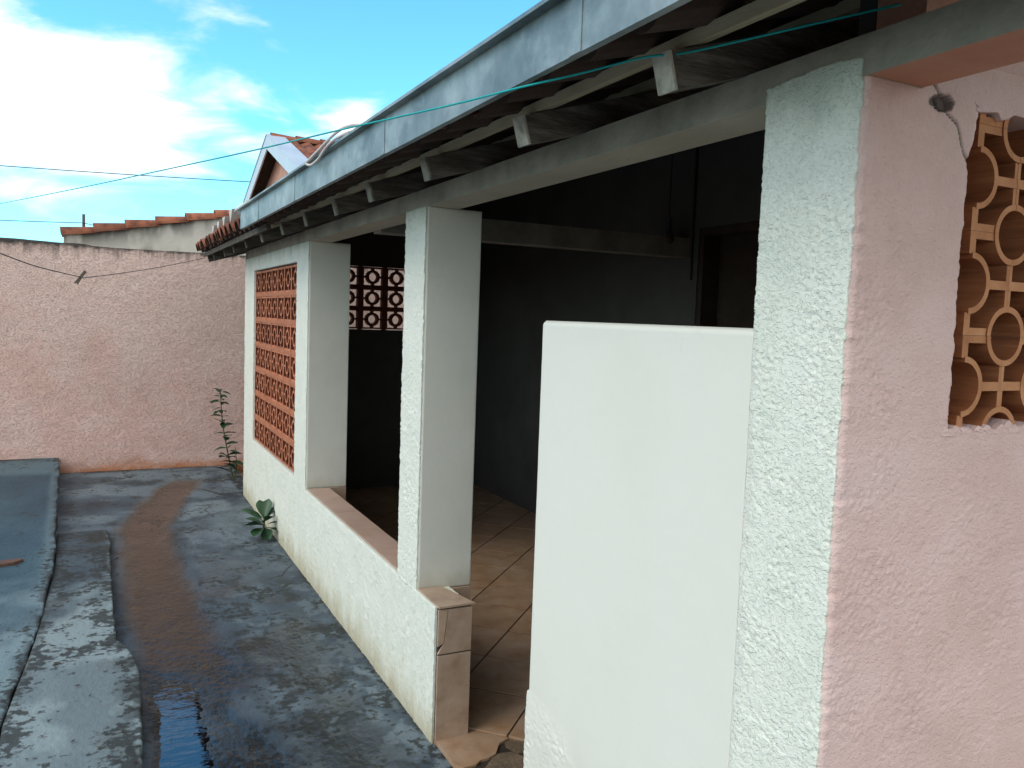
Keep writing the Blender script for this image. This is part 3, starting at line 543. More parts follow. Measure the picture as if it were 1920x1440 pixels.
# floor tiles, laid at 45 degrees
def clip(poly, nx, ny, c):
    o = []
    for i in range(len(poly)):
        p, q = poly[i], poly[(i + 1) % len(poly)]; dp = nx * p[0] + ny * p[1] - c; dq = nx * q[0] + ny * q[1] - c
        if dp >= 0: o.append(p)
        if dp * dq < 0: t_ = dp / (dp - dq); o.append((p[0] + t_ * (q[0] - p[0]), p[1] + t_ * (q[1] - p[1])))
    return o
def tile_prism(poly, z0, z1, parent, mat, name='floor_tile'):
    cx_ = sum(p[0] for p in poly) / len(poly); cy_ = sum(p[1] for p in poly) / len(poly)
    b = MB(); inn = [(cx_ + (p[0] - cx_) * 0.999, cy_ + (p[1] - cy_) * 0.999) for p in poly]
    k = len(poly); b.v = [(p[0], p[1], z0) for p in poly] + [(p[0], p[1], z1 - 0.002) for p in poly] + [(p[0], p[1], z1) for p in inn]
    for r_ in (0, 1): b.f += [(r_ * k + i, r_ * k + (i + 1) % k, (r_ + 1) * k + (i + 1) % k, (r_ + 1) * k + i) for i in range(k)]
    b.f.append(tuple(range(2 * k, 3 * k)))
    return b.obj(name, mat, parent)
R2 = 2 ** -0.5; TS = 0.36
for i in range(0, 14):
    for j in range(-10, 18):
        u0 = 2.255 + i * TS; v0 = 1.845 + (j - 6) * TS; gp = 0.0042
        sq = [((u - v) * R2, (u + v) * R2) for u, v in ((u0 + gp, v0 + gp), (u0 + TS - gp, v0 + gp), (u0 + TS - gp, v0 + TS - gp), (u0 + gp, v0 + TS - gp))]
        for cl_ in ((1, 0, 0.156), (-1, 0, -2.395), (0, 1, 1.225), (0, -1, -7.765)):
            sq = clip(sq, *cl_)
            if len(sq) < 3: break
        if len(sq) < 3: continue
        area = abs(sum(sq[q][0] * sq[(q + 1) % len(sq)][1] - sq[(q + 1) % len(sq)][0] * sq[q][1] for q in range(len(sq)))) / 2
        if area < 0.004: continue
        tile_prism(sq, 0.016, 0.030 + random.uniform(-0.0008, 0.0008), flo, M['tile'])
# broken tile at the doorway and the broken screed beside it
tile_prism([(0.008, 3.004), (0.008, 2.79), (0.03, 2.755), (0.085, 2.758), (0.115, 2.78), (0.150, 2.782), (0.19, 2.80), (0.236, 2.865), (0.292, 2.888), (0.150, 3.030), (0.150, 3.006)], 0.004, 0.026, flo, M['tile'])
b = MB()
rr_ = random.Random(4)
for x0, y0, r0 in ((0.22, 2.74, 0.09), (0.31, 2.84, 0.07), (0.36, 2.70, 0.11), (0.12, 2.68, 0.07), (0.27, 2.60, 0.10)):
    poly = [(x0 + r0 * rr_.uniform(0.7, 1.15) * math.cos(q * 1.047), y0 + r0 * rr_.uniform(0.7, 1.15) * math.sin(q * 1.047)) for q in range(6)]
    z1 = rr_.uniform(0.018, 0.024); b.prism(poly, lambda p: (p[0], p[1], 0.0), lambda p, z1=z1: (p[0], p[1], z1))
M['screed'] = material('brown broken screed', [(0.10, 0.07, 0.045), (0.21, 0.15, 0.10)], 12, bump=0.6, bscale=60)
b.obj('broken_screed', M['screed'], flo)
# sill, cap and end tiles of the low wall
silp = MB().box(0.012, 0.150, 3.492, 5.356, 0.578, 0.582).obj('sill', M['grout'], house)
yy = 3.494
for ln in (0.345, 0.405, 0.405, 0.405, 0.29):
    MB().box(0.006 + random.uniform(0, 0.003), 0.152, yy, yy + ln - 0.003, 0.582, 0.590).obj('sill_tile', M['sill'], silp, bevel=0.0015); yy += ln
ebed = MB().box(0.006, 0.149, 2.997, 3.012, -0.04, 0.577).obj('doorway_end', M['grout'], house)
MB().prism([(0.003, 0.388), (0.150, 0.388), (0.150, 0.572), (0.046, 0.572), (0.030, 0.43)], lambda p: (p[0], 2.996, p[1]), lambda p: (p[0], 2.986, p[1])).obj('end_tile', M['tile'], ebed)
MB().prism([(0.003, 0.42), (0.027, 0.432), (0.043, 0.572), (0.003, 0.572)], lambda p: (p[0], 2.996, p[1]), lambda p: (p[0], 2.987, p[1])).obj('end_tile', M['tile'], ebed)
MB().box(0.003, 0.150, 2.986, 2.996, 0.006, 0.381).obj('end_tile', M['tile'], ebed, bevel=0.0015)
MB().prism([(0.004, 2.984), (0.162, 2.984), (0.108, 3.225), (0.004, 3.232)], lambda p: (p[0], p[1], 0.579), lambda p: (p[0], p[1], 0.587)).obj('cap_tile', M['tile'], ebed)
MB().prism([(0.112, 3.222), (0.156, 3.03), (0.156, 3.222)], lambda p: (p[0], p[1], 0.561), lambda p: (p[0], p[1], 0.566)).obj('cap_tile', M['tile'], ebed)
b = MB().box(0.153, 0.247, 3.222, 3.233, 0.02, 0.40); sk = b.obj('skirting_tile', M['tile'], house, bevel=0.0015)
MB().box(0.153, 0.247, 3.222, 3.233, 0.404, 0.572).obj('skirting_tile', M['tile'], house, bevel=0.0015)
MB().box(0.154, 0.250, 3.238, 3.48, 0.02, 0.571).obj('column_plinth', M['grout'], house)
MB().box(0.153, 0.268, 5.345, 5.357, 0.25, 0.588).obj('skirting_tile', M['tile'], house, bevel=0.0015)
MB().box(0.153, 0.270, 5.360, 5.598, 0.0, 0.587).obj('column_plinth', M['innerwall'], house)

# --- ventilation screens of hollow blocks
def ring(b, cx_, cz_, r0, r1, dep, a0=0.0, a1=2 * math.pi, n_=20, front=0.0):
    """annulus in (s, z), extruded along the third axis"""
    full = a1 - a0 > 6.28; k = n_ if full else n_ + 1; base = len(b.v)
    for i in range(k):
        q = a0 + (a1 - a0) * i / n_
        for rr, dd in ((r0, front), (r1, front), (r1, dep), (r0, dep)): b.v.append((cx_ + rr * math.cos(q), dd, cz_ + rr * math.sin(q)))
    for i in range(n_):
        p = base + 4 * i; q = base + 4 * ((i + 1) % k)
        for e in range(4): b.f.append((p + e, q + e, q + (e + 1) % 4, p + (e + 1) % 4))
    if not full: b.f += [(base, base + 1, base + 2, base + 3), (base + 4 * n_ + 3, base + 4 * n_ + 2, base + 4 * n_ + 1, base + 4 * n_)]
def screen_block(wd, ht, fr_, r0, r1, sp, dep):
    b = MB(); hw_, hh = wd / 2, ht / 2; e = 0.002
    b.box(-hw_, -hw_ + fr_, 0, dep, -hh, hh); b.box(hw_ - fr_, hw_, 0, dep, -hh, hh)
    b.box(-hw_ + fr_, hw_ - fr_, e, dep - e, -hh, -hh + fr_); b.box(-hw_ + fr_, hw_ - fr_, e, dep - e, hh - fr_, hh)
    ring(b, 0, 0, r0, r1, dep - e, front=e, n_=18)
    b.box(-sp, sp, 2 * e, dep - 2 * e, r1 - 0.004, hh - fr_); b.box(-sp, sp, 2 * e, dep - 2 * e, -hh + fr_, -r1 + 0.004)
    b.box(r1 - 0.004, hw_ - fr_, 2 * e, dep - 2 * e, -sp, sp); b.box(-hw_ + fr_, -r1 + 0.004, 2 * e, dep - 2 * e, -sp, sp)
    return b
# screen in the facade: 7 x 7 blocks, seen from the alley (facade normal -X: local y -> +X, local x -> -Y)
W7, H7 = (7.43 - 5.712) / 7, (2.092 - 0.605) / 7
sb = MB()
for k in range(1, 7): sb.box(0.009, 0.088, 5.712, 7.43, 0.605 + k * H7 - 0.012, 0.605 + k * H7 + 0.012)
scr = sb.obj('ventilation_screen', M['mortar'], house)
RZ = (0, 0, -math.pi / 2)
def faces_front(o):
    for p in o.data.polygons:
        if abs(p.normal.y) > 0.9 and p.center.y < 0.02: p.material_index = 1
proto = None
for i in range(7):
    for k in range(7):
        loc = (0.012 + random.uniform(-0.002, 0.002), 5.712 + (i + 0.5) * W7, 0.605 + (k + 0.5) * H7)
        if proto is None:
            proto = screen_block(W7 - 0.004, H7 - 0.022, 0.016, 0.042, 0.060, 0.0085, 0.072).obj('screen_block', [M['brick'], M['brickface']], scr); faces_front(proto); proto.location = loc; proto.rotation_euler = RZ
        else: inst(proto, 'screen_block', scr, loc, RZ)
# screen in the far inner wall: 4 x 3 blocks
W4, H3 = 0.98 / 4, 0.618 / 3
sb = MB()
for k in range(1, 3): sb.box(0.812, 1.792, 7.775, 7.86, 1.598 + k * H3 - 0.010, 1.598 + k * H3 + 0.010)
for k in range(1, 4): sb.box(0.812 + k * W4 - 0.014, 0.812 + k * W4 + 0.014, 7.778, 7.858, 1.598, 2.216)
scr2 = sb.obj('ventilation_screen', M['inner_brick'], house)
p2 = None
for i in range(4):
    for k in range(3):
        loc = (0.812 + (i + 0.5) * W4, 7.782, 1.598 + (k + 0.5) * H3)
        if p2 is None: p2 = screen_block(W4 - 0.026, H3 - 0.018, 0.014, 0.044, 0.066, 0.009, 0.075).obj('screen_block', M['inner_brick'], scr2); p2.location = loc
        else: inst(p2, 'screen_block', scr2, loc)
# screen in the pink wall: interlocking ring blocks
def ring_block(wd, ht, dep, half=False):
    b = MB(); r0, r1, wb = 0.0500, 0.0622, 0.0094; X, Z = wd / 2, ht / 2; e = 0.0015; hp = math.pi / 2; g_ = 0.0003
    if half: ring(b, 0, 0, r0, r1, dep, -hp, hp, 16)
    else: ring(b, 0, 0, r0, r1, dep, n_=28)
    for sx_, sz_, a0 in ((-1, -1, 0), (1, -1, hp), (1, 1, 2 * hp), (-1, 1, 3 * hp)):
        if half and sx_ < 0: continue
        ring(b, sx_ * (X - g_), sz_ * (Z - g_), r0, r1, dep, a0, a0 + hp, 9)
    b.box(-wb, wb, e, dep - e, r1 - 0.003, Z - g_); b.box(-wb, wb, e, dep - e, -Z + g_, -r1 + 0.003)
    b.box(r1 - 0.003, X - g_, e, dep - e, -wb, wb)
    if not half: b.box(-X + g_, -r1 + 0.003, e, dep - e, -wb, wb)
    for s_ in (-1, 1):
        if not (half and s_ < 0): b.box(min(s_ * (X - g_), s_ * (X - wb)), max(s_ * (X - g_), s_ * (X - wb)), 2 * e, dep - 2 * e, -Z + r1 - 0.003, Z - r1 + 0.003)
        b.box(-wb if half else -X + r1 - 0.003, X - r1 + 0.003, 2 * e, dep - 2 * e, min(s_ * (Z - g_), s_ * (Z - 0.0155)), max(s_ * (Z - g_), s_ * (Z - 0.0155)))
    return b
BX, BZ = 0.256, 0.2095
sb = MB().box(WX0 - 0.06, 0.98, 1.172, 1.179, WZ0 - 0.015, WZ1 + 0.005)
scr3 = MB().box(WX0 - 0.05, 0.98, 1.064, 1.16, WZ0 - 0.016, WZ0 - 0.002).obj('window_screen', M['pink'], house)
p3 = None
for i in range(3):
    for k in range(4):
        loc = (0.346 + i * BX, 1.062 + random.uniform(-0.001, 0.001), 1.654 + (k) * BZ + 0.0)
        if k == 3 and False: continue
        if i == 0:
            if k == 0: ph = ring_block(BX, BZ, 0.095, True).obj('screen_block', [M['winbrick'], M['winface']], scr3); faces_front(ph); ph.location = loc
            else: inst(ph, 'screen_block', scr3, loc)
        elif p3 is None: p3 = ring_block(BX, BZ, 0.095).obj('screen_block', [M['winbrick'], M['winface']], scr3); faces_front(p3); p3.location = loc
        else: inst(p3, 'screen_block', scr3, loc)
b = MB(); rr_ = random.Random(9)
for x0, r0, hh in ((0.298, 0.020, 0.008), (0.322, 0.018, 0.013), (0.352, 0.026, 0.010), (0.40, 0.020, 0.006), (0.44, 0.016, 0.005), (0.492, 0.018, 0.020), (0.515, 0.020, 0.011), (0.56, 0.03, 0.014), (0.64, 0.03, 0.01), (0.70, 0.03, 0.013), (0.78, 0.04, 0.01)):
    poly = [(x0 - r0, WZ0 - 0.010)] + [(x0 + r0 * math.cos(q), WZ0 - 0.004 + hh * math.sin(q) * rr_.uniform(0.75, 1.15)) for q in (3.0, 2.5, 2.0, 1.5, 1.1, 0.6, 0.1)] + [(x0 + r0, WZ0 - 0.010)]
    b.prism(poly[::-1], lambda p: (p[0], 1.053 + rr_.uniform(-0.002, 0.002), p[1]), lambda p: (p[0], 1.10, p[1]))
b.obj('mortar_dabs', M['pink'], scr3)

# --- beam and roof timbers
bmx = MB().box(-0.001, 0.145, 1.05, 7.92, BT, 2.286)
bo = bmx.obj('eave_beam', [M['beam'], M['beamsoffit']], house)
for p in bo.data.polygons:
    if p.normal.z < -0.9: p.material_index = 1
bo2 = MB().box(-0.001, 0.145, 0.25, 1.05, BT + 0.001, 2.286).obj('eave_beam', [M['beam'], M['pinkbeam']], house); tag(bo2, 'near end of the beam with orange pink underside')
for p in bo2.data.polygons:
    if p.normal.z < -0.9: p.material_index = 1
rys = [0.73, 1.375, 2.02, 2.695, 3.33, 3.96, 4.6, 5.25, 5.9, 6.55, 7.2, 7.85, 8.45, 8.86]
tilt = math.atan(SL)
for i, ry in enumerate(rys):
    xo = -0.222 + random.uniform(-0.014, 0.014); wd = 0.026 + random.uniform(-0.002, 0.003); skew = random.uniform(-0.012, 0.012)
    if i >= 12: wd = 0.02
    b = MB(); b.prism([(xo + 0.027, rtop(xo) - 0.074), (xo + 0.006, rtop(xo) - 0.002), (2.6, rtop(2.6) - 0.002), (2.6, rtop(2.6) - 0.08), (0.4, rtop(0.4) - 0.082)], lambda p: (p[0], ry - wd + skew * (p[0] < 0), p[1]), lambda p: (p[0], ry + wd + skew * (p[0] < 0), p[1]))
    ro = b.obj('rafter', M['rafter'], house)
    if 0 < i < 3:
        b = MB(); b.prism([(xo + 0.021, rtop(xo) - 0.076), (xo + 0.0, rtop(xo) - 0.001), (xo + 0.0085, rtop(xo) + 0.0005), (xo + 0.030, rtop(xo) - 0.0745)], lambda p: (p[0], ry - wd - 0.002 + skew, p[1]), lambda p: (p[0], ry + wd + 0.002 + skew, p[1]))
        b.obj('rafter_end', M['rafterend'], ro, bevel=0.002)
    elif i >= 3:
        b = MB(); b.prism([(xo + 0.021, rtop(xo) - 0.076), (xo + 0.0, rtop(xo) - 0.001), (xo + 0.0085, rtop(xo) + 0.0005), (xo + 0.030, rtop(xo) - 0.0745)], lambda p: (p[0], ry - wd - 0.002 + skew, p[1]), lambda p: (p[0], ry + wd + 0.002 + skew, p[1]))
        b.obj('rafter_end', M['rafterold'] if i < 9 else M['rafter'], ro)
for xb in (-0.16, 0.18, 0.52, 0.86, 1.2, 1.54, 1.88, 2.22, 2.5):
    b = MB(); b.prism([(xb, rtop(xb)), (xb + 0.05, rtop(xb + 0.05)), (xb + 0.05 - 0.007, rtop(xb + 0.05) + 0.024), (xb - 0.007, rtop(xb) + 0.024)], lambda p: (p[0], 0.28, p[1]), lambda p: (p[0], 8.9, p[1])); b.obj('batten', M['batten'], house)
b = MB(); b.prism([(-0.262, 2.268), (-0.236, 2.276), (-0.243, 2.312), (-0.269, 2.304)], lambda p: (p[0], 5.4, p[1]), lambda p: (p[0], 8.9, p[1])); b.obj('eave_board', M['rafter'], house)
# tile sheet behind the eave course, seen from below
V = []; F = []
xs_ = np.linspace(-0.12, 2.62, 8); yv = np.arange(0.28, 8.901, 0.02)
for x in xs_:
    for y in yv: V.append((x, y, rtop(x) + 0.052 + 0.03 * math.cos(2 * math.pi * y / 0.2)))
ny_ = len(yv)
for i in range(len(xs_) - 1):
    for j in range(ny_ - 1): F.append((i * ny_ + j, i * ny_ + j + 1, (i + 1) * ny_ + j + 1, (i + 1) * ny_ + j))
roof = mesh_obj('roof', V, F, M['clayunder'], house, smooth=True)
def barrel(r0, r1, ln, up=True, n_=8, th=0.013):
    """half-round tile, its length along +X, narrow end first"""
    b = MB()
    for x, r in ((0, r0), (ln, r1)):
        for rr in (r, r - th):
            for i in range(n_ + 1):
                q = math.pi * i / n_; z = rr * math.sin(q) * 0.9; b.v.append((x, rr * math.cos(q), z if up else -z))
    k = n_ + 1; b.inner = set()
    for i in range(n_):
        b.inner.add(len(b.f) + 1)
        b.f += [(i, i + 1, 2 * k + i + 1, 2 * k + i), (k + i, 3 * k + i, 3 * k + i + 1, k + i + 1), (i, k + i, k + i + 1, i + 1), (2 * k + i, 2 * k + i + 1, 3 * k + i + 1, 3 * k + i)]
    b.f += [(0, 2 * k, 3 * k, k), (n_, k + n_, 3 * k + n_, 2 * k + n_)]
    return b
def two_sided(b, name, parent, hollow_up=False):
    o = b.obj(name, [M['clay'], M['clayunder']], parent)
    for i_, p in enumerate(o.data.polygons):
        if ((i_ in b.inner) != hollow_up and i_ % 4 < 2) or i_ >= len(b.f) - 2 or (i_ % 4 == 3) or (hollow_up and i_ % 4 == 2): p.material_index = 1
    return o
RT = (0, -tilt, 0)
cover = pan = None
ny = int((8.80 - 0.4) / 0.2)
for i in range(ny + 1):
    y = 0.4 + i * 0.2
    jx = random.uniform(-0.012, 0.012); jr = random.uniform(-0.03, 0.03)
    lc = (-0.335 + jx, y, rtop(-0.335) + 0.054); lp = (-0.318 + jx, y + 0.1, rtop(-0.318) + 0.090)
    rc_ = (random.uniform(-0.05, 0.05), -tilt, jr)
    if cover is None:
        cover = two_sided(barrel(0.088, 0.072, 0.42), 'roof_tile', roof); cover.location = lc; cover.rotation_euler = RT
        pan = two_sided(barrel(0.070, 0.084, 0.42, up=False), 'roof_tile', roof, True); pan.location = lp; pan.rotation_euler = RT
    else:
        inst(cover, 'roof_tile', roof, lc, rc_)
        if i < ny: inst(pan, 'roof_tile', roof, lp, rc_)
# raised mortared lips over the exposed tiles past the gutter end
for k, (y, z0, sc_) in enumerate(((7.62, 2.405, 1.0), (7.28, 2.41, 1.0), (6.94, 2.415, 1.05), (6.56, 2.425, 1.2))):
    b = MB(); b.prism([(0.0, -0.02), (-0.075, 0.062), (0.075, 0.066), (0.04, 0.03)], lambda p: (-0.325, y + p[0] * sc_, z0 + p[1] * sc_), lambda p: (-0.18, y + p[0] * sc_, z0 + 0.035 + p[1] * sc_)); b.obj('mortar_lip', M['cement'], roof)
b = MB(); b.prism([(-0.31, 2.425), (-0.35, 2.455), (-0.33, 2.485), (-0.16, 2.53), (-0.16, 2.46)], lambda p: (p[0], 5.76, p[1]), lambda p: (p[0], 6.22, p[1])); b.obj('mortar_lip', M['cement'], roof, bevel=0.008)
# gutter
b = MB()
GY0, GY1 = 0.25, 5.74
prof = [(-0.372, 2.287), (-0.372, 2.409), (-0.398, 2.4085), (-0.398, 2.418), (-0.3695, 2.418), (-0.3695, 2.2895), (-0.354, 2.2895), (-0.354, 2.287)]
b.prism(prof, lambda p: (p[0], GY0, p[1]), lambda p: (p[0], GY1, p[1])); gut = b.obj('gutter', M['galv'], house)
MB().prism([(-0.3745, 2.2885), (-0.3745, 2.411), (-0.3415, 2.411), (-0.3415, 2.2885)], lambda p: (p[0], GY1 + 0.001, p[1]), lambda p: (p[0], GY1 + 0.004, p[1])).obj('end_cap', M['galv'], gut)
for y0 in (1.42, 2.66, 4.05, 5.05):
    MB().box(-0.3742, -0.3722, y0, y0 + 0.045, 2.2872, 2.4085).obj('lap_joint', M['galv'], gut)
# hanging bulb inside
lamp = thing('hanging_bulb', 'unlit bulb hanging from a cord inside the dark veranda', 'light bulb', (1.4, 3.44, 2.20))
MB().tube([(1.4, 3.44, rtop(1.4) - 0.0), (1.4, 3.44, 2.29)], 0.004, 6).obj('cord', M['black'], lamp)
MB().tube([(1.4, 3.44, 2.30), (1.4, 3.44, 2.235)], 0.018, 10).obj('socket', M['black'], lamp)
bb = MB(); bb.tube([(1.4, 3.44, 2.236), (1.4, 3.44, 2.222), (1.4, 3.44, 2.20), (1.4, 3.44, 2.18), (1.4, 3.44, 2.168)], 0.03, 12)
for i, s_ in enumerate((0.5, 0.8, 1.0, 0.85, 0.3)):
    for j in range(12):
        x, y, z_ = bb.v[i * 12 + j]; bb.v[i * 12 + j] = (1.4 + (x - 1.4) * s_, 3.44 + (y - 3.44) * s_, z_)
bb.obj('bulb', M['darkwood'], lamp, smooth=True)

# ================================================================== NEIGHBOURS
nb = thing('neighbour_shed', 'cream gable wall with a row of clay verge tiles, behind the pink wall', 'house', (0.0, 9.95, 0))
def nb_pt(S, T):
    top = 2.462 + 0.205 * (S + 1.54); z = 1.9 + T * (top - 1.9)
    return np.stack([S, 9.84 - 0.006 * fbm(S * 9, z * 9, 3, 5), z], -1)
def nb_grime(S, T):
    top = 2.462 + 0.205 * (S + 1.54); z = 1.9 + T * (top - 1.9); d = top - z
    return np.clip((fbm(S * 9, z * 3.2, 5, 71) - 0.40) * 5, 0, 1) * np.clip(1 - d / 0.22, 0, 1) * np.clip((0.0 - S) / 0.5 + 0.2, 0, 1) + 0.7 * np.clip((fbm(S * 7, z * 2, 4, 72) - 0.48) * 6, 0, 1) * np.clip(1 - (z - 2.34) / 0.12, 0, 1)
grid_panel('gable_wall', seg((-1.54, 2.6, 0.02)), np.linspace(0, 1, 50), nb_pt, [], (0, 0.18, 0), M['cream'], nb, attrs={'grime': lambda S, T: np.clip(nb_grime(S, T), 0, 1)})
MB().box(-1.53, 2.6, 9.86, 10.02, 0, 1.95).obj('wall_base', M['cream'], nb)
vt = None; sl2 = math.atan(0.205)
for i in range(10):
    x = -1.56 + i * 0.305; z0 = 2.462 + 0.205 * (x + 1.54)
    lc = (x, 9.87, z0 - 0.006); rt = (random.uniform(-0.05, 0.05), -sl2 + 0.05 + random.uniform(-0.012, 0.012), random.uniform(-0.02, 0.02))
    if vt is None: vt = barrel(0.108, 0.078, 0.36, n_=10).obj('verge_tile', M['clay'], nb); vt.location = lc; vt.rotation_euler = rt
    else: inst(vt, 'verge_tile', nb, lc, rt)

gh = thing('gabled_house', 'taller house roof with pale metal trimmed gable and red clay tiles, above the gutter', 'house', (3.5, 12.3, 0))
AX, AY, AZ, PS = 0.95, 12.32, 4.16, 0.361
def gz(y): return AZ - PS * abs(y - AY)
b = MB(); b.prism([(9.8, 0), (14.9, 0), (14.9, gz(14.9)), (AY, AZ - 0.01), (9.8, gz(9.8))], lambda p: (1.17, p[0], p[1] - 0.01), lambda p: (6.5, p[0], p[1] - 0.01)); b.obj('wall', M['pink'], gh)
def slope_tiles(sign):
    """one roof slope as a sheet with courses of barrel ridges running down it"""
    V = []; F = []; us = np.arange(0, 2.75, 0.055); xs2 = np.arange(AX + 0.03, 6.6, 0.022)
    for u in us:
        for x in xs2:
            ph = (x % 0.2) / 0.2; c_ = abs(math.sin(math.pi * ph)); zz_ = 0.02 + 0.05 * c_ ** 0.7 + 0.022 * ((u % 0.33) / 0.33) + 0.006 * math.sin(x * 37 + u * 11)
            V.append((x, AY + sign * u, AZ - PS * u + zz_))
    n2 = len(xs2)
    for i in range(len(us) - 1):
        for j in range(n2 - 1): F.append((i * n2 + j, i * n2 + j + 1, (i + 1) * n2 + j + 1, (i + 1) * n2 + j))
    return V, F
gr = None
V, F = slope_tiles(-1); gro = mesh_obj('roof', V, F, M['clay'], gh)
V, F = slope_tiles(1); mesh_obj('roof', V, F, M['clayunder'], gh)
gt = None
for i in range(14):
    lc = (AX + 0.05 + i * 0.36, AY, AZ + 0.045); rt = (0, random.uniform(-0.03, 0.03), random.uniform(-0.03, 0.03))
    if gt is None: gt = barrel(0.105, 0.085, 0.42).obj('ridge_tile', M['clay'], gro); gt.location = lc; gt.rotation_euler = rt
    else: inst(gt, 'ridge_tile', gro, lc, rt)
for sign, yo in ((-1, 2.7), (1, 2.5)):
    def pt(u, dz_): return (AY + sign * u, AZ - PS * u + dz_)
    b = MB(); b.prism([pt(0, -0.10), pt(yo, -0.10), pt(yo, 0.105), pt(0, 0.105)], lambda p: (AX, p[0], p[1]), lambda p: (AX + 0.02, p[0], p[1])); b.obj('verge_trim', M['trim'], gh)
    b = MB(); b.prism([pt(0, 0.107), pt(yo, 0.107), pt(yo, 0.113), pt(0, 0.113)], lambda p: (AX - 0.01, p[0], p[1]), lambda p: (AX + 0.24, p[0], p[1])); b.obj('verge_trim', M['trim'], gh)

# ================================================================== LINES, CABLES
def smooth_pts(pts, k=6):
    pts = [Vector(p) for p in pts]; o = []
    for i in range(len(pts) - 1):
        p0, p1, p2, p3_ = pts[max(i - 1, 0)], pts[i], pts[i + 1], pts[min(i + 2, len(pts) - 1)]
        for q in range(k):
            t_ = q / k; o.append(0.5 * ((2 * p1) + (p2 - p0) * t_ + (2 * p0 - 5 * p1 + 4 * p2 - p3_) * t_ ** 2 + (3 * p1 - p0 - 3 * p2 + p3_) * t_ ** 3))
    o.append(pts[-1]); return o
tl = MB().tube(smooth_pts([(0.098, 1.073, 2.360), (-0.03, 1.20, 2.331), (-0.17, 1.345, 2.300), (-0.235, 1.405, 2.2945), (-0.305, 1.54, 2.2835), (-0.377, 1.6715, 2.2745), (-0.446, 1.926, 2.278), (-0.581, 2.422, 2.294), (-0.742, 3.018, 2.31), (-0.98, 3.894, 2.34), (-1.305, 5.095, 2.383), (-1.86, 7.141, 2.465), (-2.7, 10.1, 2.575), (-4.4, 16.1, 2.82)]), 0.0024, 6).obj('clothesline', M['teal'], smooth=True)
tag(tl, 'taut teal clothesline tied to the near rafter and crossing the sky', 'clothesline')
bl = MB().tube(smooth_pts([(-0.251, 8.84, 2.258), (-0.681, 7.39, 2.099), (-1.001, 6.311, 1.991), (-1.272, 5.392, 1.91), (-1.311, 5.26, 1.907), (-1.486, 4.668, 1.93), (-1.605, 4.265, 1.965), (-1.85, 3.44, 2.04), (-2.5, 1.3, 2.16)]), 0.0026, 6).obj('clothesline', M['black'], smooth=True)
tag(bl, 'sagging black line carrying one peg, in front of the pink wall', 'clothesline')
peg = thing('clothespin', 'dark wooden clothespin clipped on the sagging black line', 'clothespin', (-1.305, 5.27, 1.905))
d = Vector((0.051, 0.173 * 0.2, 0.080)).normalized(); s_ = d.cross(Vector((0.3, 0.95, 0))).normalized(); c0 = Vector((-1.307, 5.27, 1.906)); tt_ = d.cross(s_)
M['pegwood'] = material('dark peg wood', [(0.05, 0.045, 0.035), (0.13, 0.11, 0.085)], 30, bump=0.2, bscale=90)
for sg in (-1, 1):
    b = MB()
    sec = [(-0.048, 0.007), (-0.02, 0.0045), (0.0, 0.0035), (0.02, 0.003), (0.044, 0.004)]
    poly = [(u, sg * (v + 0.0035)) for u, v in sec] + [(u, sg * max(v - 0.004, 0.0004)) for u, v in reversed(sec)]
    b.prism(poly, lambda p: tuple(c0 + d * p[0] + s_ * p[1] - tt_ * 0.005), lambda p: tuple(c0 + d * p[0] + s_ * p[1] + tt_ * 0.005)); b.obj('clip_half', M['pegwood'], peg)
MB().tube([tuple(c0 - s_ * 0.008 + d * 0.004), tuple(c0 + s_ * 0.008 + d * 0.004)], 0.004, 8).obj('spring', M['galv'], peg)
cab = MB().tube(smooth_pts([(-0.36, 2.86, 2.421), (-0.395, 2.90, 2.424), (-0.404, 2.96, 2.432), (-0.404, 3.091, 2.444), (-0.404, 3.249, 2.441), (-0.404, 3.422, 2.426), (-0.406, 3.572, 2.412), (-0.409, 3.645, 2.400), (-0.409, 3.560, 2.380), (-0.409, 3.437, 2.383), (-0.406, 3.366, 2.401), (-0.404, 3.298, 2.416), (-0.404, 3.183, 2.422), (-0.39, 3.05, 2.424), (-0.36, 2.96, 2.421)]), 0.0056, 8).obj('cable', M['cable'], smooth=True)
tag(cab, 'loop of off white cable lying over the gutter edge', 'cable')
def sag(a, b_, s, k=14):
    a, b_ = Vector(a), Vector(b_); return [a.lerp(b_, i / k) - Vector((0, 0, 4 * s * (i / k) * (1 - i / k))) for i in range(k + 1)]
pw = MB().tube(sag((-20.0, 72.5, 11.45), (28, 60.0, 11.75), 0.35), 0.032, 6).obj('power_line', M['black']); tag(pw, 'thin black overhead wire high across the sky', 'power line')
pole = thing('utility_pole', 'distant utility pole standing up behind the pink wall', 'utility pole', (-2.14, 68.5, 0))
MB().tube([(-2.14, 68.5, 0), (-2.14, 68.5, 8.25)], 0.16, 8, 0.10).obj('pole', M['rafter'], pole)
MB().box(-2.19, -2.09, 67.9, 69.1, 7.55, 7.68).obj('crossarm', M['rafter'], pole)
pw2 = MB().tube(sag((-24.0, 74, 7.8), (-2.14, 68.5, 7.62), 0.25), 0.03, 6).obj('power_line', M['black']); tag(pw2, 'low distant wire running left from the utility pole', 'power line')
pw3 = MB().tube(sag((-2.14, 68.5, 7.62), (10, 64, 5.6), 0.2), 0.03, 6).obj('power_line', M['black']); tag(pw3, 'low distant wire dropping right from the utility pole', 'power line')

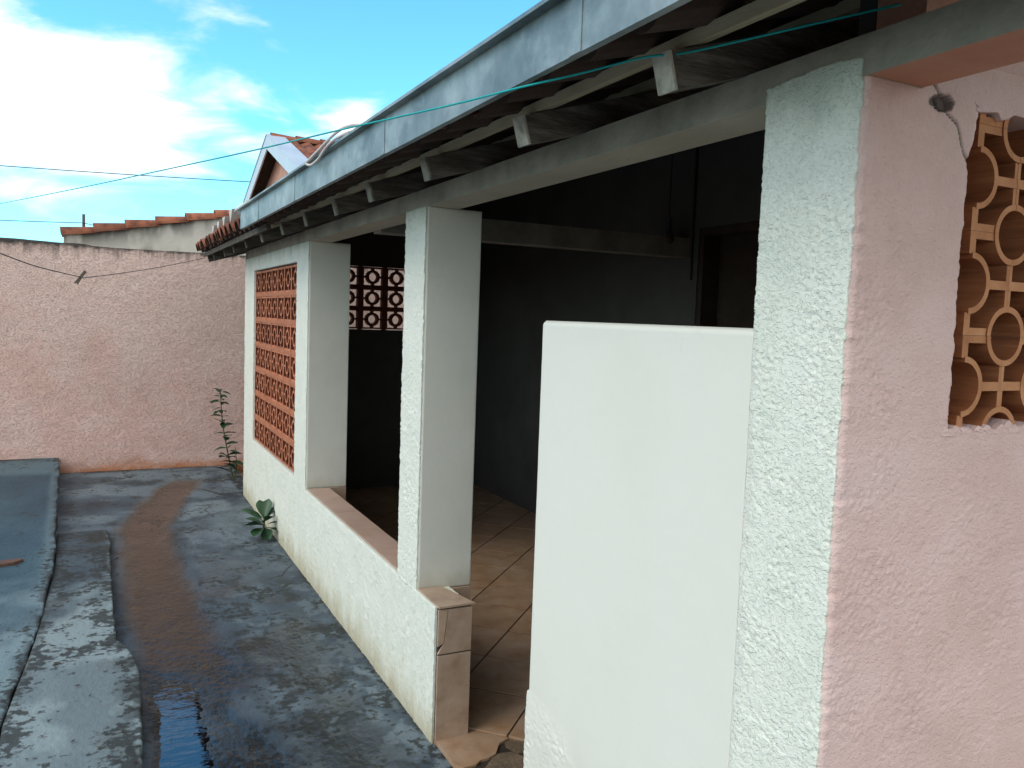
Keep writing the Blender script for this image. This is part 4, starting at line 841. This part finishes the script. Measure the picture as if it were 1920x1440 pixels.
# ================================================================== PLANTS AND LITTER
def leaf_mesh(ln, wd, n_=7, curl=0.25, base_w=0.15, tipround=0.6):
    b = MB()
    for i in range(n_ + 1):
        t_ = i / n_; wv_ = wd * (math.sin(math.pi * min(1, t_ ** tipround * 0.97 + 0.015)) ** 0.8) * (0.35 + 0.65 * t_) if tipround > 1 else wd * math.sin(math.pi * min(1, 0.03 + t_ * 0.95)) ** 0.85
        zc = -curl * ln * t_ * t_; x = ln * t_
        for j, q in enumerate((-1, -0.5, 0, 0.5, 1)): b.v.append((x, q * wv_ / 2, zc + abs(q) * wv_ * 0.16 + 0.012 * ln * math.sin(t_ * 9 + q * 2)))
    for i in range(n_):
        for j in range(4): b.f.append((i * 5 + j, i * 5 + j + 1, (i + 1) * 5 + j + 1, (i + 1) * 5 + j))
    return b
w1 = thing('weed', 'broad leaved green weed at the foot of the white wall', 'plant', (-0.085, 6.38, 0))
MB().tube(smooth_pts([(-0.085, 6.38, -0.01), (-0.09, 6.37, 0.06), (-0.085, 6.37, 0.13)]), 0.008, 6).obj('stem', M['stem'], w1, smooth=True)
lf = None
for k, (ang, up, s_, z0) in enumerate(((165, 0.62, 1.15, 0.13), (100, 1.0, 1.05, 0.14), (60, 1.15, 1.1, 0.13), (200, 0.25, 1.15, 0.10), (235, 0.0, 1.1, 0.085), (270, -0.15, 1.1, 0.08), (305, 0.05, 1.15, 0.085), (335, 0.35, 1.05, 0.10), (20, 0.8, 1.0, 0.13), (250, 0.45, 1.0, 0.12), (290, 0.6, 0.95, 0.125), (140, 0.35, 1.0, 0.10), (215, 0.8, 0.85, 0.135))):
    rt = (random.uniform(-0.45, 0.45), -up, math.radians(ang))
    lc = (-0.085, 6.37, z0)
    if lf is None: lf = leaf_mesh(0.165, 0.118, curl=0.13, tipround=1.35).obj('leaf', M['leaf'], w1, smooth=True); lf.location = lc; lf.rotation_euler = rt; lf.scale = (s_,) * 3
    else: inst(lf, 'leaf', w1, lc, rt, (s_, s_ * random.uniform(0.9, 1.1), s_))
w2 = thing('weed', 'tall thin weed with small leaves in the corner by the pink wall', 'plant', (0.0, 8.75, 0))
stem2 = smooth_pts([(0.02, 8.75, -0.01), (-0.03, 8.74, 0.25), (-0.085, 8.72, 0.55), (-0.11, 8.70, 0.80), (-0.115, 8.70, 0.93)], 8)
MB().tube(stem2, 0.008, 6, 0.003).obj('stem', M['stem'], w2, smooth=True)
MB().tube(smooth_pts([(0.03, 8.74, 0.0), (0.05, 8.72, 0.15), (0.03, 8.70, 0.34)]), 0.006, 6, 0.003).obj('stem', M['stem'], w2, smooth=True)
lf2 = None
for k in range(46):
    t_ = 0.10 + 0.9 * (k / 45); p = stem2[min(len(stem2) - 1, int(t_ * (len(stem2) - 1)))]
    if k % 5 == 4 and k < 24: p = Vector((0.04, 8.71, 0.06 + 0.012 * k))
    s_ = (1.75 - 0.95 * t_) * random.uniform(0.7, 1.2) * (0.8 if t_ > 0.95 else 1); ang = k * 2.4 + random.uniform(-0.4, 0.4); rt = (random.uniform(-0.4, 0.4), random.uniform(-0.6, 0.35) - 0.25, ang)
    if lf2 is None: lf2 = leaf_mesh(0.105, 0.05, n_=5, curl=0.3).obj('leaf', M['leaf'], w2, smooth=True); lf2.location = p; lf2.rotation_euler = rt
    else: inst(lf2, 'leaf', w2, tuple(p), rt, (s_, s_, s_))
b = MB(); rr_ = random.Random(12)
def top_z(x, y):
    X = np.array([[float(x)]]); Y = np.array([[float(y)]])
    if x > float(kerb_edge(y)): return max(WATER, float(alley_z(X, Y)[0, 0]))
    if x > float(slab_edge(y)): return float(np.interp(y, [-4, 4.2, 4.5, 6.2, 6.95], [0.072, 0.07, 0.062, 0.055, 0.012]))
    return float(np.interp(y, [-4, 4.4, 6.0, 9.6], [0.072, 0.072, 0.09, 0.165]))
for k in range(120):
    x, y = rr_.uniform(-1.75, -0.03), 3.0 + 5.6 * rr_.random() ** 1.4
    if k % 3 == 0: x = rr_.uniform(-1.5, -1.1)
    z0 = top_z(x, y) + 0.006; a = rr_.uniform(0, 6.28); s_ = rr_.uniform(0.004, 0.014) * (1 if k % 6 else 1.7); kq = len(b.v)
    for u, v, q in ((-1, 0, 0.1), (-0.2, -0.42, 0.35), (1, 0.05, 0.05), (0.1, 0.4, 0.45), (-0.2, 0, 0.0)):
        b.v.append((x + s_ * (u * math.cos(a) - v * math.sin(a)), y + s_ * (u * math.sin(a) + v * math.cos(a)), z0 + s_ * q * 0.8))
    b.f += [(kq, kq + 1, kq + 4), (kq + 1, kq + 2, kq + 4), (kq + 2, kq + 3, kq + 4), (kq + 3, kq, kq + 4)]
lt = mesh_obj('leaf_litter', b.v, b.f, M['litter']); lt['kind'] = 'stuff'
M['dullbrick'] = material('dull muddy terracotta', [(0.09, 0.055, 0.045), (0.17, 0.085, 0.06)], 14, bump=0.4)
brk = MB().prism([(-1.86, 5.88), (-1.70, 5.93), (-1.655, 5.985), (-1.69, 6.01), (-1.88, 5.97)], lambda p: (p[0], p[1], 0.082), lambda p: (p[0], p[1], 0.108)).obj('brick_fragment', M['dullbrick'], bevel=0.004)
tag(brk, 'flat broken piece of terracotta lying on the blue grey slab', 'brick')
